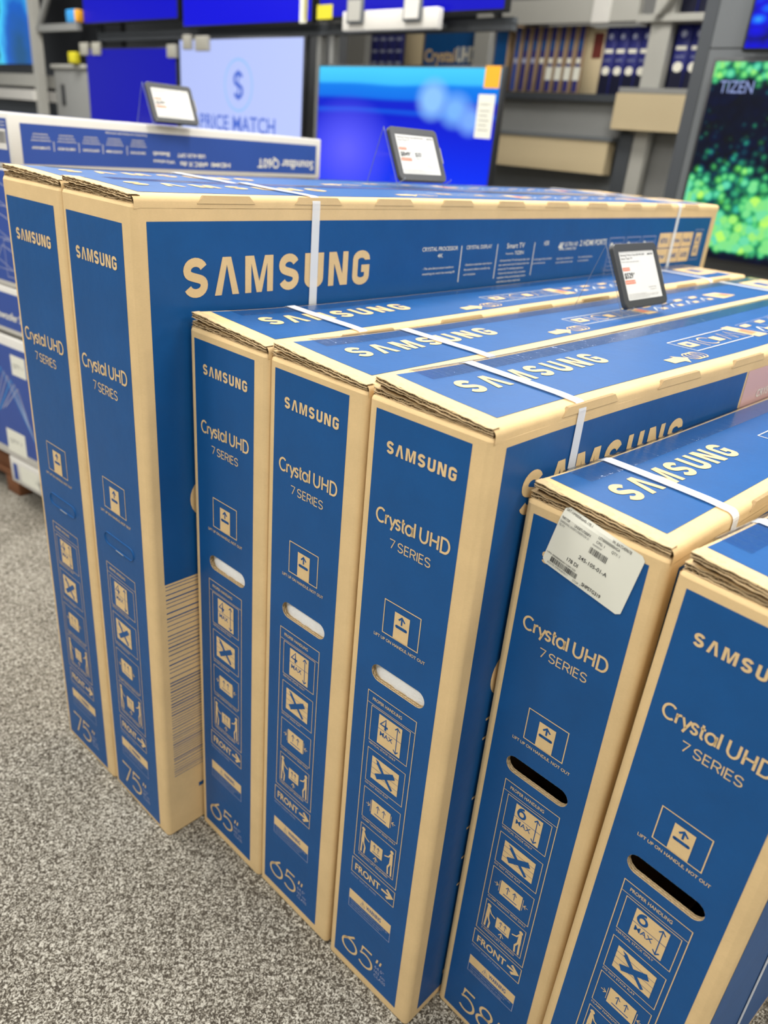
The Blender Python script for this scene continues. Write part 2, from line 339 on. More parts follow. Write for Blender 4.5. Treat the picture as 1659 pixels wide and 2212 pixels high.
GL = {  # thin geometric capitals and figures: (strokes, advance)
 'C': ([arc(.5, .5, .48, .5, 48, 312, 20)], 1.04),
 'r': ([[(0, 0), (0, .68)], arc(.26, .38, .26, .28, 180, 80, 6)], .42),
 'y': ([[(0, .68), (.29, .04)], [(.58, .68), (.18, -.28)]], .68),
 's': ([s_path(.40, .68)], .56),
 't': ([[(.14, .92), (.14, .16)] + arc(.30, .16, .16, .16, 180, 280, 5)[1:], [(0, .66), (.34, .66)]], .46),
 'a': ([arc(.33, .34, .33, .34, 0, 360, 20), [(.66, .68), (.66, 0)]], .90),
 'l': ([[(0, 1.04), (0, 0)]], .22),
 ' ': ([], .36),
 'U': ([[(0, 1), (0, .36)] + arc(.36, .36, .36, .36, 180, 360, 12)[1:] + [(.72, 1)]], 1.06),
 'H': ([[(0, 0), (0, 1)], [(.70, 0), (.70, 1)], [(0, .5), (.70, .5)]], 1.02),
 'D': ([[(.32, 0), (0, 0), (0, 1), (.32, 1)] + arc(.32, .5, .44, .5, 90, -90, 14)[1:]], .84),
 '7': ([[(0, 1), (.58, 1), (.20, 0)]], .62),
 'S': ([s_path(.54, 1.0)], .76),
 'E': ([[(.46, 1), (0, 1), (0, 0), (.46, 0)], [(0, .52), (.42, .52)]], .66),
 'R': ([[(0, 0), (0, 1), (.30, 1)] + arc(.30, .74, .25, .26, 90, -90, 8)[1:] + [(0, .48)], [(.30, .48), (.56, 0)]], .76),
 'I': ([[(0, 0), (0, 1)]], .22),
 '6': ([arc(.35, .35, .35, .35, 0, 360, 24), [(.56, 1.0), (.06, .52)]], .82),
 '5': ([[(.60, 1), (.16, 1), (.08, .55)] + arc(.30, .34, .34, .34, 130, -140, 18)], .80),
 '8': ([arc(.34, .76, .25, .24, 0, 360, 18), arc(.34, .27, .34, .27, 0, 360, 20)], .8),
}
BRAND = [  # heavy brand capitals, unit height: kind, data, width
 ('s', s_path(.52, .80), .76), ('p', [(0, 0), (.22, 0), (.40, .80), (.58, 0), (.80, 0), (.54, 1), (.26, 1)], .80),
 ('p', [(0, 0), (0, 1), (.30, 1), (.49, .30), (.68, 1), (.98, 1), (.98, 0), (.77, 0), (.77, .80), (.58, 0), (.40, 0), (.21, .80), (.21, 0)], .98),
 ('s', s_path(.52, .80), .76), ('u', [(0, 1), (0, .28)] + arc(.26, .26, .26, .17, 180, 360, 10) + [(.52, 1)], .76),
 ('p', [(0, 0), (0, 1), (.30, 1), (.58, .34), (.58, 1), (.80, 1), (.80, 0), (.50, 0), (.22, .66), (.22, 0)], .80),
 ('g', [(.52, .64)] + arc(.26, .66, .26, .16, 0, 180, 9) + [(0, .16)] + arc(.26, .16, .26, .17, 180, 360, 9) + [(.52, .38), (.27, .38)], .76)]

def ribbon(pts, t):
    """offset a centre line both sides with mitred joints"""
    P = [pts[0]]
    for q in pts[1:]:
        if math.hypot(q[0]-P[-1][0], q[1]-P[-1][1]) > 1e-6: P.append(q)
    n = len(P); closed = math.hypot(P[0][0]-P[-1][0], P[0][1]-P[-1][1]) < 1e-6
    L = []; Rr = []
    for i in range(n):
        a = P[i-1] if i > 0 else (P[-2] if closed else None); b = P[i+1] if i < n-1 else (P[1] if closed else None)
        ds = []
        if a is not None: d = (P[i][0]-a[0], P[i][1]-a[1]); l = math.hypot(*d); ds.append((d[0]/l, d[1]/l))
        if b is not None: d = (b[0]-P[i][0], b[1]-P[i][1]); l = math.hypot(*d); ds.append((d[0]/l, d[1]/l))
        nx = -sum(d[1] for d in ds)/len(ds); ny = sum(d[0] for d in ds)/len(ds); l2 = nx*nx+ny*ny
        k = min(1/max(l2, 1e-6), 2.2); nx *= k; ny *= k
        L.append((P[i][0]+nx*t/2, P[i][1]+ny*t/2)); Rr.append((P[i][0]-nx*t/2, P[i][1]-ny*t/2))
    return L, Rr

class Face:
    """drawing surface on a box face; fn(a, b, d) gives the 3-D point at paper coordinates a, b (metres) lifted d"""
    def __init__(s, mb, fn, step=0.0003, d0=0.0003): s.mb = mb; s.fn = fn; s.step = step; s.d0 = d0
    def P(s, a, b, L): return s.fn(a, b, s.d0 + s.step*L)
    def rect(s, a0, b0, a1, b1, M, L=1, na=1, nb=1):
        rows = [[s.P(a0+(a1-a0)*i/na, b0+(b1-b0)*j/nb, L) for i in range(na+1)] for j in range(nb+1)]; s.mb.grid(rows, M)
    def poly(s, pts, M, L=1): s.mb.add([s.P(a, b, L) for a, b in pts], [tuple(range(len(pts)))], M)
    def line(s, pts, t, M, L=1):
        A, B = ribbon(pts, t); s.mb.grid([[s.P(a, b, L) for a, b in A], [s.P(a, b, L) for a, b in B]], M)
    def frame(s, a0, b0, a1, b1, t, M, L=1): s.line([(a0, b0), (a1, b0), (a1, b1), (a0, b1), (a0, b0)], t, M, L)
    def circle(s, a, b, r, M, L=1, n=14, ry=None): s.poly([(a+r*math.cos(2*PI*k/n), b+(ry or r)*math.sin(2*PI*k/n)) for k in range(n)], M, L)
    def text(s, t, a0, a1, b, h, M, L=2, bold=0.0, rot=0):
        """lettering fitted between a0 and a1, baseline b, capital height h"""
        global CAPH
        if CAPH is None: CAPH = max(y for x, y in text_geo('H', 0.0)[0])
        vs, fs = text_geo(t, bold); x0 = min(x for x, y in vs); x1 = max(x for x, y in vs)
        if a1 is None: a1 = a0 + (x1-x0)*h/CAPH*0.86
        sx = (a1-a0)/(x1-x0); sy = h/CAPH
        o = []
        for x, y in vs:
            a = (x-x0)*sx; bb = y*sy
            if rot: a, bb = (a1-a0)-a, -bb+h
            o.append(s.P(a0+a, b+bb, L))
        s.mb.add(o, fs, M)
    def strokes(s, t, a0, a1, b, h, wt, M, L=2):
        """geometric stroke lettering; wt = stroke weight relative to the capital height"""
        x = 0; items = []
        for ch in t:
            st, adv = GL[ch]; items += [(x, q) for q in st]; last = x+adv; x += adv
        x1 = max(p[0]+xx for xx, q in items for p in q)
        tt = wt*h; sx = (a1-a0-tt)/x1; sy = h-tt
        for xx, q in items: s.line([(a0+tt/2+(xx+px)*sx, b+tt/2+py*sy) for px, py in q], tt, M, L)
    def brand(s, a0, a1, b0, b1, M, L=2):
        tot = sum(g[2] for g in BRAND); h = b1-b0; W = (a1-a0)/h; gap = (W-tot)/6
        kx = 1.0
        if gap < .08: kx = (W-6*.12)/tot; gap = .12
        x = 0
        for kind, d, wd in BRAND:
            if kind == 'p': s.poly([(a0+(x+px*kx)*h, b0+py*h) for px, py in d], M, L)
            else:
                oy = 0.10 if kind in 'sg' else 0.0
                s.line([(a0+(x+.12+px*kx)*h, b0+((py+oy) if kind == 's' else (py+(.08 if kind == 'g' else 0)))*h) for px, py in d], .225*h, M, L)
            x += wd*kx+gap

# ------------------------------------------------------------------ cartons
def stadium(cx, cz, hw, hh, n):
    """n points round a slot: half width hw, half height hh"""
    pts = []; straight = 2*(hw-hh); per = 4*(hw-hh)+2*PI*hh
    for k in range(n):
        s = per*k/n
        if s < straight: p = (-(hw-hh)+s, hh); nn = (0, 1)
        elif s < straight+PI*hh: a = PI/2-(s-straight)/hh; p = (hw-hh+hh*math.cos(a), hh*math.sin(a)); nn = (math.cos(a), math.sin(a))
        elif s < 2*straight+PI*hh: q = s-straight-PI*hh; p = (hw-hh-q, -hh); nn = (0, -1)
        else: a = -PI/2-(s-2*straight-PI*hh)/hh; p = (-(hw-hh)+hh*math.cos(a), hh*math.sin(a)); nn = (math.cos(a), math.sin(a))
        pts.append((cx+p[0], cz+p[1], nn[0], nn[1], s))
    return pts, per
def hole_panel(face, a0, b0, a1, b1, st, M, L, zs):
    """panel a0..a1 x b0..b1 with the slot st cut out; zs = rows above and below"""
    lo, hi = zs
    face.rect(a0, b0, a1, lo, M, L, 6, 24); face.rect(a0, hi, a1, b1, M, L, 6, 24)
    cx = sum(p[0] for p in st)/len(st); cz = sum(p[1] for p in st)/len(st)
    outer = []
    for p in st:
        dx, dz = p[0]-cx, p[1]-cz
        k = min((a1-cx if dx > 0 else a0-cx)/dx if abs(dx) > 1e-9 else 1e9, (hi-cz if dz > 0 else lo-cz)/dz if abs(dz) > 1e-9 else 1e9)
        outer.append((cx+dx*k, cz+dz*k))
    # snap the nearest samples onto the rectangle corners
    for c in ((a0, lo), (a1, lo), (a1, hi), (a0, hi)):
        j = min(range(len(outer)), key=lambda i: (outer[i][0]-c[0])**2+(outer[i][1]-c[1])**2); outer[j] = c
    n = len(st); rows = [[face.P(p[0], p[1], L) for p in st], [face.P(a, b, L) for a, b in outer]]
    face.mb.grid(rows, M, False, True)

CLS = {
 'B': dict(w=.174, h=.950, L=1.62, blue=(.013, .019, .147, .937), brand=(.033, .133, .8905, .9050), uhd=(.025, .137, .8030, .8235), ser=(.050, .113, .777, .7895),
           lift=(.052, .660, .1095, .7075), hole=(.0845, .5955, .0445, .0125), open=True, liftx=(.0385, .1225, .6500), outer=(.038, .258, .1215, .562), hdr=.5435,
           fr=[(.484, .541), (.4125, .4705), (.3435, .3995), (.272, .330)], fu=(.0465, .114), FR=(.036, .2215, .121, .2515), warn=(.036, .145, .121, .182, .1635),
           num=(.028, .096, .042, .0865), quote=(.101, .077), n='4', top=(.010, .151, .030), tbrand=(.071, .363, .050, .098), icon=(.445, .560), straps=(.172, 1.385)),
 'C': dict(w=.169, h=.870, L=1.49, blue=(.013, .013, .150, .8555), brand=(.033, .132, .8055, .8195), uhd=(.025, .136, .7150, .7350), ser=(.053, .116, .6910, .7035),
           lift=(.056, .5725, .111, .6175), hole=(.0840, .5240, .0450, .0125), open=True, liftx=(.0410, .1235, .5630), outer=(.0435, .216, .1245, .4965), hdr=.4800,
           fr=[(.4245, .4765), (.3570, .4110), (.2930, .3465), (.228, .2815)], fu=(.0515, .118), FR=(.0425, .1815, .1245, .2105), warn=(.0435, .1195, .1245, .1535, .1360),
           num=(.038, .1045, .030, .0775), quote=(.108, .066), n='6', top=(.010, .149, .024), tbrand=(.059, .327, .052, .092), icon=(.395, .425), straps=(.138, 1.22)),
 'A': dict(w=.191, h=1.106, L=1.84, blue=(.012, .010, .165, 1.0795), brand=(.033, .146, 1.0180, 1.0350), uhd=(.021, .153, .8590, .8815), ser=(.050, .122, .8300, .8450),
           lift=(.054, .636, .121, .688), hole=(.0905, .5770, .0455, .0110), open=False, liftx=(.0400, .1330, .6240), outer=(.0425, .204, .134, .528), hdr=.510,
           fr=[(.447, .504), (.370, .432), (.293, .355), (.218, .282)], fu=(.050, .126), FR=(.043, .1640, .133, .1960), warn=(.043, .102, .134, .1440, .1250),
           num=(.034, .104, .030, .0790), quote=(.110, .068), n='4', top=(.012, .167, .024), tbrand=(.060, .42, .052, .105), icon=(.55, .69), straps=(.303, 1.580)),
}
def pictos(F, c, size):
    """everything printed on the narrow end of a carton"""
    K = KRAFT
    b = c['brand']; F.brand(b[0], b[1], b[2], b[3], K)
    b = c['uhd']; F.strokes('Crystal UHD', b[0], b[1], b[2], (b[3]-b[2])*.97, .135, K)
    b = c['ser']; F.strokes('7 SERIES', b[0], b[1], b[2], b[3]-b[2], .112, K)
    x0, z0, x1, z1 = c['lift']; W = x1-x0; H = z1-z0
    F.frame(x0, z0, x1, z1, .0013, K, 2)
    tx0 = x0+W*.30; tx1 = x0+W*.72; F.rect(tx0, z0, tx1, z0+H*.80, K, 2); cx = (tx0+tx1)/2
    F.rect(cx-.0075, z0+H*.36, cx+.0075, z0+H*.45, BLUE, 3); F.circle(cx-.0075, z0+H*.405, H*.045, BLUE, 3, 10); F.circle(cx+.0075, z0+H*.405, H*.045, BLUE, 3, 10)
    F.rect(cx-.0012, z0+H*.50, cx+.0012, z0+H*.68, BLUE, 3); F.line([(cx-.0050, z0+H*.615), (cx, z0+H*.72), (cx+.0050, z0+H*.615)], .0022, BLUE, 3.3)
    a0, a1, zz = c['liftx']; F.text('LIFT UP ON HANDLE, NOT OUT', a0, a1, zz-.0008, .0042, K, 2, .012)
    # handling panel
    x0, z0, x1, z1 = c['outer']; F.frame(x0, z0, x1, z1, .0011, K, 2); F.line([(x0, c['hdr']), (x1, c['hdr'])], .0007, K, 2)
    F.text('PROPER HANDLING', x0+.009, x0+.060, c['hdr']+(z1-c['hdr'])*.36, .0048, K, 2, .012)
    f0, f1 = c['fu']; fm = (f0+f1)/2
    caps = ['VERTICAL STACK ONLY', 'DO NOT STACK FLAT', 'CLAMP NARROW SIDES ONLY', '2 PERSON LIFT REQUIRED']; cw = [.72, .64, .96, .86]
    for (z0, z1), cp, q in zip(c['fr'], caps, cw):
        F.frame(f0, z0, f1, z1, .0009, K, 2)
        F.text(cp, f0, f0+(f1-f0)*q, z0-.0058, .0031, K, 2, .008)
    # 1 stack limit
    z0, z1 = c['fr'][0]; H = z1-z0; s0 = f0+.014; s1 = f0+.0545; t0 = z0+H*.07; t1 = z0+H*.91
    F.rect(s0, t0, s1, t1, K, 2); mid = t0+(t1-t0)*.53; F.line([(s0, mid), (s1, mid)], .0007, BLUE, 3)
    if c['n'] == '4': F.line([(s0+.0125, mid+.0022), (s0+.0125, t1-.0030), (s0+.0035, mid+.0078), (s0+.0165, mid+.0078)], .0036, BLUE, 3)
    else: F.line(arc(s0+.0100, mid+.0085, .0052, .0052, 0, 360, 16), .0032, BLUE, 3); F.line([(s0+.0052, mid+.010)] + bez((s0+.0052, mid+.010), (s0+.0058, mid+.016), (s0+.0095, mid+.0175), (s0+.0130, mid+.0180), 6), .0032, BLUE, 3.2)
    F.text('MAX', s0+.004, s0+.0265, mid-.0105, .0072, BLUE, 3, .010)
    ax = s1-.0075; F.line([(ax, t0+.004), (ax, t1-.004)], .0012, BLUE, 3)
    F.line([(ax-.0040, t1-.0075), (ax, t1-.003), (ax+.0040, t1-.0075)], .0016, BLUE, 3.3); F.line([(ax-.0040, t0+.0075), (ax, t0+.003), (ax+.0040, t0+.0075)], .0016, BLUE, 3.3)
    # 2 crossed-out flat stack
    z0, z1 = c['fr'][1]; H = z1-z0; s0 = f0+.009; s1 = f0+.0575; t0 = z0+H*.17; t1 = z0+H*.84
    F.rect(s0, t0, s1, t1, K, 2)
    for k in (1, 2, 3): F.line([(s0, t0+(t1-t0)*k/4), (s1, t0+(t1-t0)*k/4)], .0005, BLUE, 3)
    F.poly([(s0+.006, t1-.002), (s0+.012, t1-.003), (s1-.010, t0+.004), (s1-.014, t0+.006)], BLUE, 3.3); F.line([(s0+.010, t1-.006), (s1-.010, t0+.003)], .0048, BLUE, 3.4)
    F.line([(s0+.009, t0+.008), (s1-.008, t1-.010)], .0085, BLUE, 3.5)
    # 3 clamp sides
    z0, z1 = c['fr'][2]; H = z1-z0; s0 = f0+.016; s1 = f0+.0510; t0 = z0+H*.28; t1 = z0+H*.76
    def carton(s0, t0, s1, t1, ar):
        F.rect(s0, t0, s1, t1, K, 2); w_ = s1-s0; h_ = t1-t0
        for k in (.34, .66):
            x = s0+w_*k; F.line([(x, t0+h_*.34), (x, t0+h_*.80)], ar*.5, BLUE, 3); F.line([(x-ar*1.5, t0+h_*.66), (x, t0+h_*.84), (x+ar*1.5, t0+h_*.66)], ar*.6, BLUE, 3.3)
        F.line([(s0+w_*.18, t0+h_*.18), (s1-w_*.18, t0+h_*.18)], ar*.7, BLUE, 3)
    carton(s0, t0, s1, t1, .0020)
    for sg, xb in ((-1, s0), (1, s1)):
        F.line([(xb+sg*.0018, t0+.003), (xb+sg*.0018, t1-.003)], .0007, K, 2); ym = (t0+t1)/2
        F.line([(xb+sg*.0100, ym), (xb+sg*.0038, ym)], .0009, K, 2); F.line([(xb+sg*.0068, ym+.0036), (xb+sg*.0034, ym), (xb+sg*.0068, ym-.0036)], .0010, K, 2.3)
    # 4 two person lift
    z0, z1 = c['fr'][3]; H = z1-z0; s0 = fm-.0125; s1 = fm+.0105; t0 = z0+H*.30; t1 = z0+H*.68
    carton(s0, t0, s1, t1, .0016); F.line([(fm-.001, z0+H*.07), (fm-.001, z0+H*.20)], .0014, K, 2); F.line([(fm-.005, z0+H*.14), (fm-.001, z0+H*.24), (fm+.003, z0+H*.14)], .0013, K, 2.3)
    for sg, hx in ((1, f0+.0060), (-1, f1-.0065)):
        F.circle(hx, z0+H*.84, .0032, K, 2, 12)
        F.line([(hx+sg*.0010, z0+H*.77), (hx+sg*.0050, z0+H*.62), (hx+sg*.0125, z0+H*.56)], .0020, K, 2.2)
        F.poly([(hx-.0022, z0+H*.78), (hx+.0022, z0+H*.78), (hx+.0030, z0+H*.42), (hx-.0030, z0+H*.42)], K, 2)
        F.line([(hx-sg*.0012, z0+H*.44), (hx-sg*.0020, z0+H*.05)], .0028, K, 2.1); F.line([(hx+sg*.0012, z0+H*.44), (hx+sg*.0052, z0+H*.28), (hx+sg*.0040, z0+H*.05)], .0026, K, 2.2)
    # FRONT arrow
    x0, z0, x1, z1 = c['FR']; H = z1-z0; F.frame(x0, z0, x1, z1, .0011, K, 2)
    F.text('FRONT', x0+.0065, x0+.0570, z0+H*.28, H*.43, K, 2, .022)
    F.line([(x0+.060, z0+H*.5), (x1-.005, z0+H*.5)], H*.13, K, 2); F.line([(x1-.015, z0+H*.78), (x1-.0045, z0+H*.5), (x1-.015, z0+H*.22)], H*.16, K, 2.3)
    F.text('FRONT DISPLAY PANEL', x0, x0+.052, z0-.0078, .0033, LILACINK, 2, .0)
    # warning
    x0, z0, x1, z1, zm = c['warn']; F.frame(x0, z0, x1, z1, .0008, LILACINK, 2); F.rect(x0, zm, x1, z1, K, 2.3)
    F.line([(x0+.024, zm+.004), (x0+.033, zm+.004), (x0+.0285, z1-.003), (x0+.024, zm+.004)], .0008, BLUE, 3); F.line([(x0+.0285, zm+.0065), (x0+.0285, z1-.0065)], .0010, BLUE, 3)
    F.text('WARNING', x0+.036, x0+.066, zm+.0052, (z1-zm)*.42, BLUE, 3, .02)
    for k, (tt, q) in enumerate((('CAUTION: HANDLE THIS PRODUCT WITH CARE. SEE', .94), ('THE MANUAL BEFORE YOU LIFT OR MOVE IT.', .83), ('KEEP THE CARTON UPRIGHT AT ALL TIMES', .76))):
        F.text(tt, x0+.004, x0+(x1-x0)*q, zm-.0048-k*.0050, .0024, LILACINK, 2)
    # screen size
    x0, x1, z0, z1 = c['num']; F.strokes(size, x0, x1, z0, z1-z0, .085, K)
    qx, qz = c['quote']
    for k in (0, .007): F.poly([(qx+k, qz), (qx+k+.0032, qz), (qx+k+.0052, qz+.0088), (qx+k+.0020, qz+.0088)], K, 2)
    for k, tt in enumerate((size[0]+str(int(size[1])-1)+'.5"', {'65': '163 cm', '75': '189 cm', '58': '147 cm'}[size], 'CLASS')):
        F.text(tt, qx-.001, qx+(.018, .021, .023)[k], qz-.013-k*.0098, .0062, LILACINK, 2)

def carton(name, size, cls, loc, yaw, lean, label, group=None, seed=0, w=None, tl=.010, tr=.009, lift=.011, bulge=0.0, white_inside=True, side='blue', strap_side_shift=0.0, tape_from=.060, h=None, strapv=None):
    c = dict(CLS[cls]); w = w or c['w']; h = h or c['h']; L = c['L']; rnd = random.Random(seed)
    root = empty(name, loc, -yaw, label, 'box', group)
    def warp(x, y, z):
        b = bulge*math.sin(PI*max(0, min(y, 1.7))/1.7)**2*(max(0, x)/w)
        return (x+lean[0]*z+b, y+lean[1]*z, z)
    r = .008
    def ztop(u, v):
        t = max(0, min(1, u/w)); tlv = tl+lift*math.exp(-max(v, 0)/.14)
        return h + tlv*(1-t)+tr*t + .0009*math.sin(v*9+seed)*math.sin(t*PI)
    uin = .007
    # ---- body
    mb = MB()
    pts = []  # ring of (x, y, nx, ny)
    def corner(cx, cy, a0):
        for k in range(5):
            a = math.radians(a0+90*k/4); pts.append((cx+r*math.cos(a), cy+r*math.sin(a), math.cos(a), math.sin(a)))
    corner(w-r, r, -90)                        # front right
    for k in range(1, 16): pts.append((w, r+(L-2*r)*k/16, 1, 0))
    corner(w-r, L-r, 0); corner(r, L-r, 90)
    for k in range(1, 16): pts.append((0, L-r-(L-2*r)*k/16, -1, 0))
    corner(r, r, 180)
    for k in range(1, 6): pts.append((r+(w-2*r)*k/6, 0, 0, -1))
    rows = []
    for z, ins in [(0, .004), (.0012, .0012), (.004, 0), (h-.005, 0), (h-.0015, .0015), (h, .005)]:
        rows.append([(x-nx*ins, y-ny*ins, z) for x, y, nx, ny in pts])
    n = len(pts); nf = 5
    mb.grid(rows[:3], KRAFT, True, True); mb.grid(rows[3:], KRAFT, True, True)
    side_rows = [rw[:n-5] for rw in rows[2:4]]
    mb.grid([[p for p in side_rows[0]], [p for p in side_rows[1]]], KRAFT, True)
    mb.add(rows[0], [tuple(reversed(range(n)))], KRAFT)
    # front wall with the hand slot
    st, per = stadium(*c['hole'], 96)
    fn_f = lambda a, b, d: (a, -d, b)
    F0 = Face(mb, lambda a, b, d: (a, 0, b)); zs = (c['hole'][1]-.022, c['hole'][1]+.022)
    # face joins the ring at the rounded corners
    if c['open']: hole_panel(F0, r, .004, w-r, h-.005, st, KRAFT, 0, zs)
    else: F0.rect(r, .004, w-r, h-.005, KRAFT, 0, 6, 40)
    F = Face(mb, fn_f, .00022, .0002); bl = c['blue']
    if c['open']: hole_panel(F, bl[0], bl[1], bl[2], bl[3], st, BLUE, 0, zs)
    else: F.rect(bl[0], bl[1], bl[2], bl[3], BLUE, 0, 6, 40)
    pictos(F, c, size)
    # right long wall continues up over the fold into the lid
    vs_ = [.002+(L-.004)*k/40 for k in range(41)]; prof = []
    for v in vs_:
        row = [(w, v, h-.006), (w, v, h+tr-r)]
        for k in range(1, 6):
            a = PI/2*k/5; row.append((w-r+r*math.cos(a), v, h+tr-r+r*math.sin(a)))
        prof.append(row)
    mb.grid(prof, KRAFT, True)
    # printing on the right long wall
    G = Face(mb, lambda a, b, d: (w+d, a, b), .00025, .0003)
    if cls == 'A':
        G.rect(.018, .545, L-.036, 1.0845, BLUE, 0, 40, 12)
        G.brand(.069, .427, .9855, 1.0375, KRAFT, 2)
        T = lambda s, a0, a1, b, hh, M=WHITEINK, bold=.006: G.text(s, a0, a1, b, hh, M, 2, bold)
        T('CRYSTAL PROCESSOR', .558, .659, 1.031, .0068); T('4K', .602, .617, 1.019, .0068)
        T('- This ultra-fast processor transforms', .564, .652, .999, .0038); T('everything you watch into stunning 4K', .564, .657, .990, .0038)
        T('CRYSTAL DISPLAY', .685, .765, 1.031, .0068)
        for k, s_ in enumerate(('- Experience crystal clear colors that are', 'fine-tuned to deliver a naturally crisp', 'and vivid picture')): T(s_, .685, (.772, .768, .722)[k], 1.001-k*.009, .0038)
        T('Smart TV', .816, .878, 1.029, .0095); T('Powered by', .816, .842, 1.017, .0036); T('TIZEN', .846, .878, 1.016, .0068)
        for k, s_ in enumerate(('- Go beyond Smart TV with next-gen apps, super', 'easy control and a host of enhancements that', 'elevate the TV watching experience', '- Discover the Universal Guide, an automatic', 'organizer of live and streaming content', 'which finds you what to watch next')): T(s_, .796, (.905, .904, .885, .895, .897, .880)[k], 1.004-k*.0082, .0036)
        for a in (.669, .783, .914): G.rect(a, .972, a+.0022, 1.038, WHITEINK, 2)
        T('HDR', .951, .970, 1.031, .009); T('- A wide range of colors and details', .918, .990, 1.002, .0034); T('you would never see', .918, .966, .994, .0034)
        T('4K', 1.010, 1.032, 1.020, .015, WHITEINK, .03); T('ULTRA HD', 1.034, 1.090, 1.027, .0085); T('CONNECTED', 1.034, 1.085, 1.019, .005)
        T('High picture resolution and', 1.010, 1.078, 1.000, .0035); T('picture clarity for your room', 1.010, 1.080, .992, .0035)
        T('2 HDMI PORTS', 1.099, 1.220, 1.026, .012, WHITEINK, .012); T('For consoles and devices', 1.103, 1.165, 1.000, .0035); T('in one connection', 1.103, 1.150, .992, .0035)
        for k in range(3):
            a = 1.235+k*.085; G.frame(a, .955, a+.070, 1.040, .0016, LILACINK, 2); T('WIDE GAMUT', a+.022, a+.064, 1.024, .005, LILACINK)
            G.circle(a+.012, 1.020, .008, WHITEINK, 2, 12, .010)
            for j in range(5): T('crystal clear detail for every scene', a+.006, a+.062, 1.004-j*.010, .004, LILACINK)
        for i in range(3):
            for j in range(2):
                a = 1.496+i*.070; b = .970+j*.0395; G.rect(a, b, a+.067, b+.037, KRAFT, 2)
        for (i, j, s_) in ((0, 1, 'NETFLIX'), (1, 1, 'prime'), (2, 1, 'hulu'), (0, 0, 'tv'), (1, 0, 'SHARE'), (2, 0, 'GUIDE')):
            G.text(s_, 1.506+i*.070, 1.552+i*.070, .982+j*.0395, .012, BLUE, 3, .02)
        T('Some apps may need a subscription', 1.50, 1.69, .958, .005, LILACINK)
        G.frame(1.716, .972, 1.768, 1.052, .0014, LILACINK, 2); G.rect(1.724, .982, 1.760, 1.044, KRAFT, 2); G.rect(1.724, 1.012, 1.760, 1.0135, BLUE, 3); G.text('4K', 1.732, 1.752, 1.020, .014, BLUE, 3, .03); G.text('HD', 1.732, 1.750, .990, .013, BLUE, 3, .03)
        G.circle(.106, .680, .037, KRAFT, 2, 28); G.rect(.068, .085, .10, .094, BLUE, 2)
        z = .541; k = 0
        while z > .135:
            t = (.0011, .0016, .0022, .0012)[rnd.randrange(4)]; G.rect(.019, z-t, L-.04, z, BLUE, 0); z -= rnd.choice((.0062, .0075, .0088, .0105)) if z > .36 else rnd.choice((.0052, .0060, .0072))
    elif cls == 'B':
        G.rect(.024, .018, .612, .9355, BLUE, 0, 16, 20); G.rect(.619, .018, 1.30, .9355, PINK, 0, 16, 20); G.rect(1.307, .018, L-.03, .9355, BLUE, 0, 8, 20)
        G.brand(.065, .432, .8445, .8965, KRAFT, 2)
        G.text('CRYSTAL', .675, .76, .886, .012, WHITEINK, 2, .01); G.text('U H D', .70, .75, .868, .008, REDINK, 2, .01)
        for k in range(3): G.text('Experience crystal clear colors fine tuned', .665, .79, .842-k*.011, .005, WHITEINK, 2)
        G.circle(.106, .622, .036, KRAFT, 2, 28)
        for b in (.555, .523, .4185, .363, .305, .25): G.rect(.0745, b, .16, b+.004, KRAFT, 2)
        G.rect(.078, .047, .12, .056, KRAFT, 2)
    else:
        G.rect(.022, .018, L-.03, .855, BLUE, 0, 30, 14)
        G.brand(.065, .40, .77, .815, KRAFT, 2)
    # die-cut locking tabs along the long top edge
    v0 = {'B': .128, 'C': .185, 'A': .100}[cls]; pitch = {'B': .2125, 'C': .20, 'A': .168}[cls]; ln = {'B': .105, 'C': .09, 'A': .083}[cls]
    while v0+ln < L-.03:
        zt = h+tr+.0006; zb = zt-.010
        pr = [(v0+.004, zt), (v0+ln-.004, zt), (v0+ln+.006, zb), (v0-.006, zb)]
        for th, M in ((.0009, KRAFT),):
            outer = [(w+th, a, b) for a, b in pr]; inner = [(w-.0035, a, b) for a, b in pr]
            mb.add(outer, [(0, 1, 2, 3)], M); mb.add(outer+inner, [(0, 4, 5, 1), (1, 5, 6, 2), (3, 7, 4, 0)], EDGE)
        v0 += pitch
    # ---- lid
    body = mb.build('carton_body', root, warp)
    lb = MB(); us = [uin+(w-r-uin)*k/7 for k in range(8)]
    top = [[(u, v, h+tr if k == 7 else ztop(u, v)) for k, u in enumerate(us)] for v in vs_]
    lb.grid(top, KRAFT, True)
    th = .0065
    lb.grid([[(u, v, z-th) for u, v, z in row] for row in top], KRAFT, True)
    lb.grid([[row[0], (row[0][0], row[0][1], row[0][2]-th)] for row in top], EDGE)
    lb.grid([top[-1], [(x, y, z-th) for x, y, z in top[-1]]], EDGE)
    def corr(mbx, u0, u1, v, dep, zb, zt, per=.0072, ph=0.0, amp=1.0):
        """cut edge of double-wall board: three liners and two fluted layers, seen end on"""
        N = 96
        for li in (0, .5, 1):
            rws = [[], [], [], []]
            for i in range(N+1):
                u = u0+(u1-u0)*i/N; b_, t_ = zb(u), zt(u); z = b_+(t_-b_)*li+.0004*amp*math.sin(u*170+li*5+ph)+.0003*amp*math.sin(u*430+ph); q = .00042
                vv = v+.0007*math.sin(u*60+li*9+ph)
                rws[0].append((u, vv+dep, z+q)); rws[1].append((u, vv, z+q)); rws[2].append((u, vv, z-q)); rws[3].append((u, vv+dep, z-q))
            mbx.grid(rws, LINER)
        N2 = int((u1-u0)/per*8)
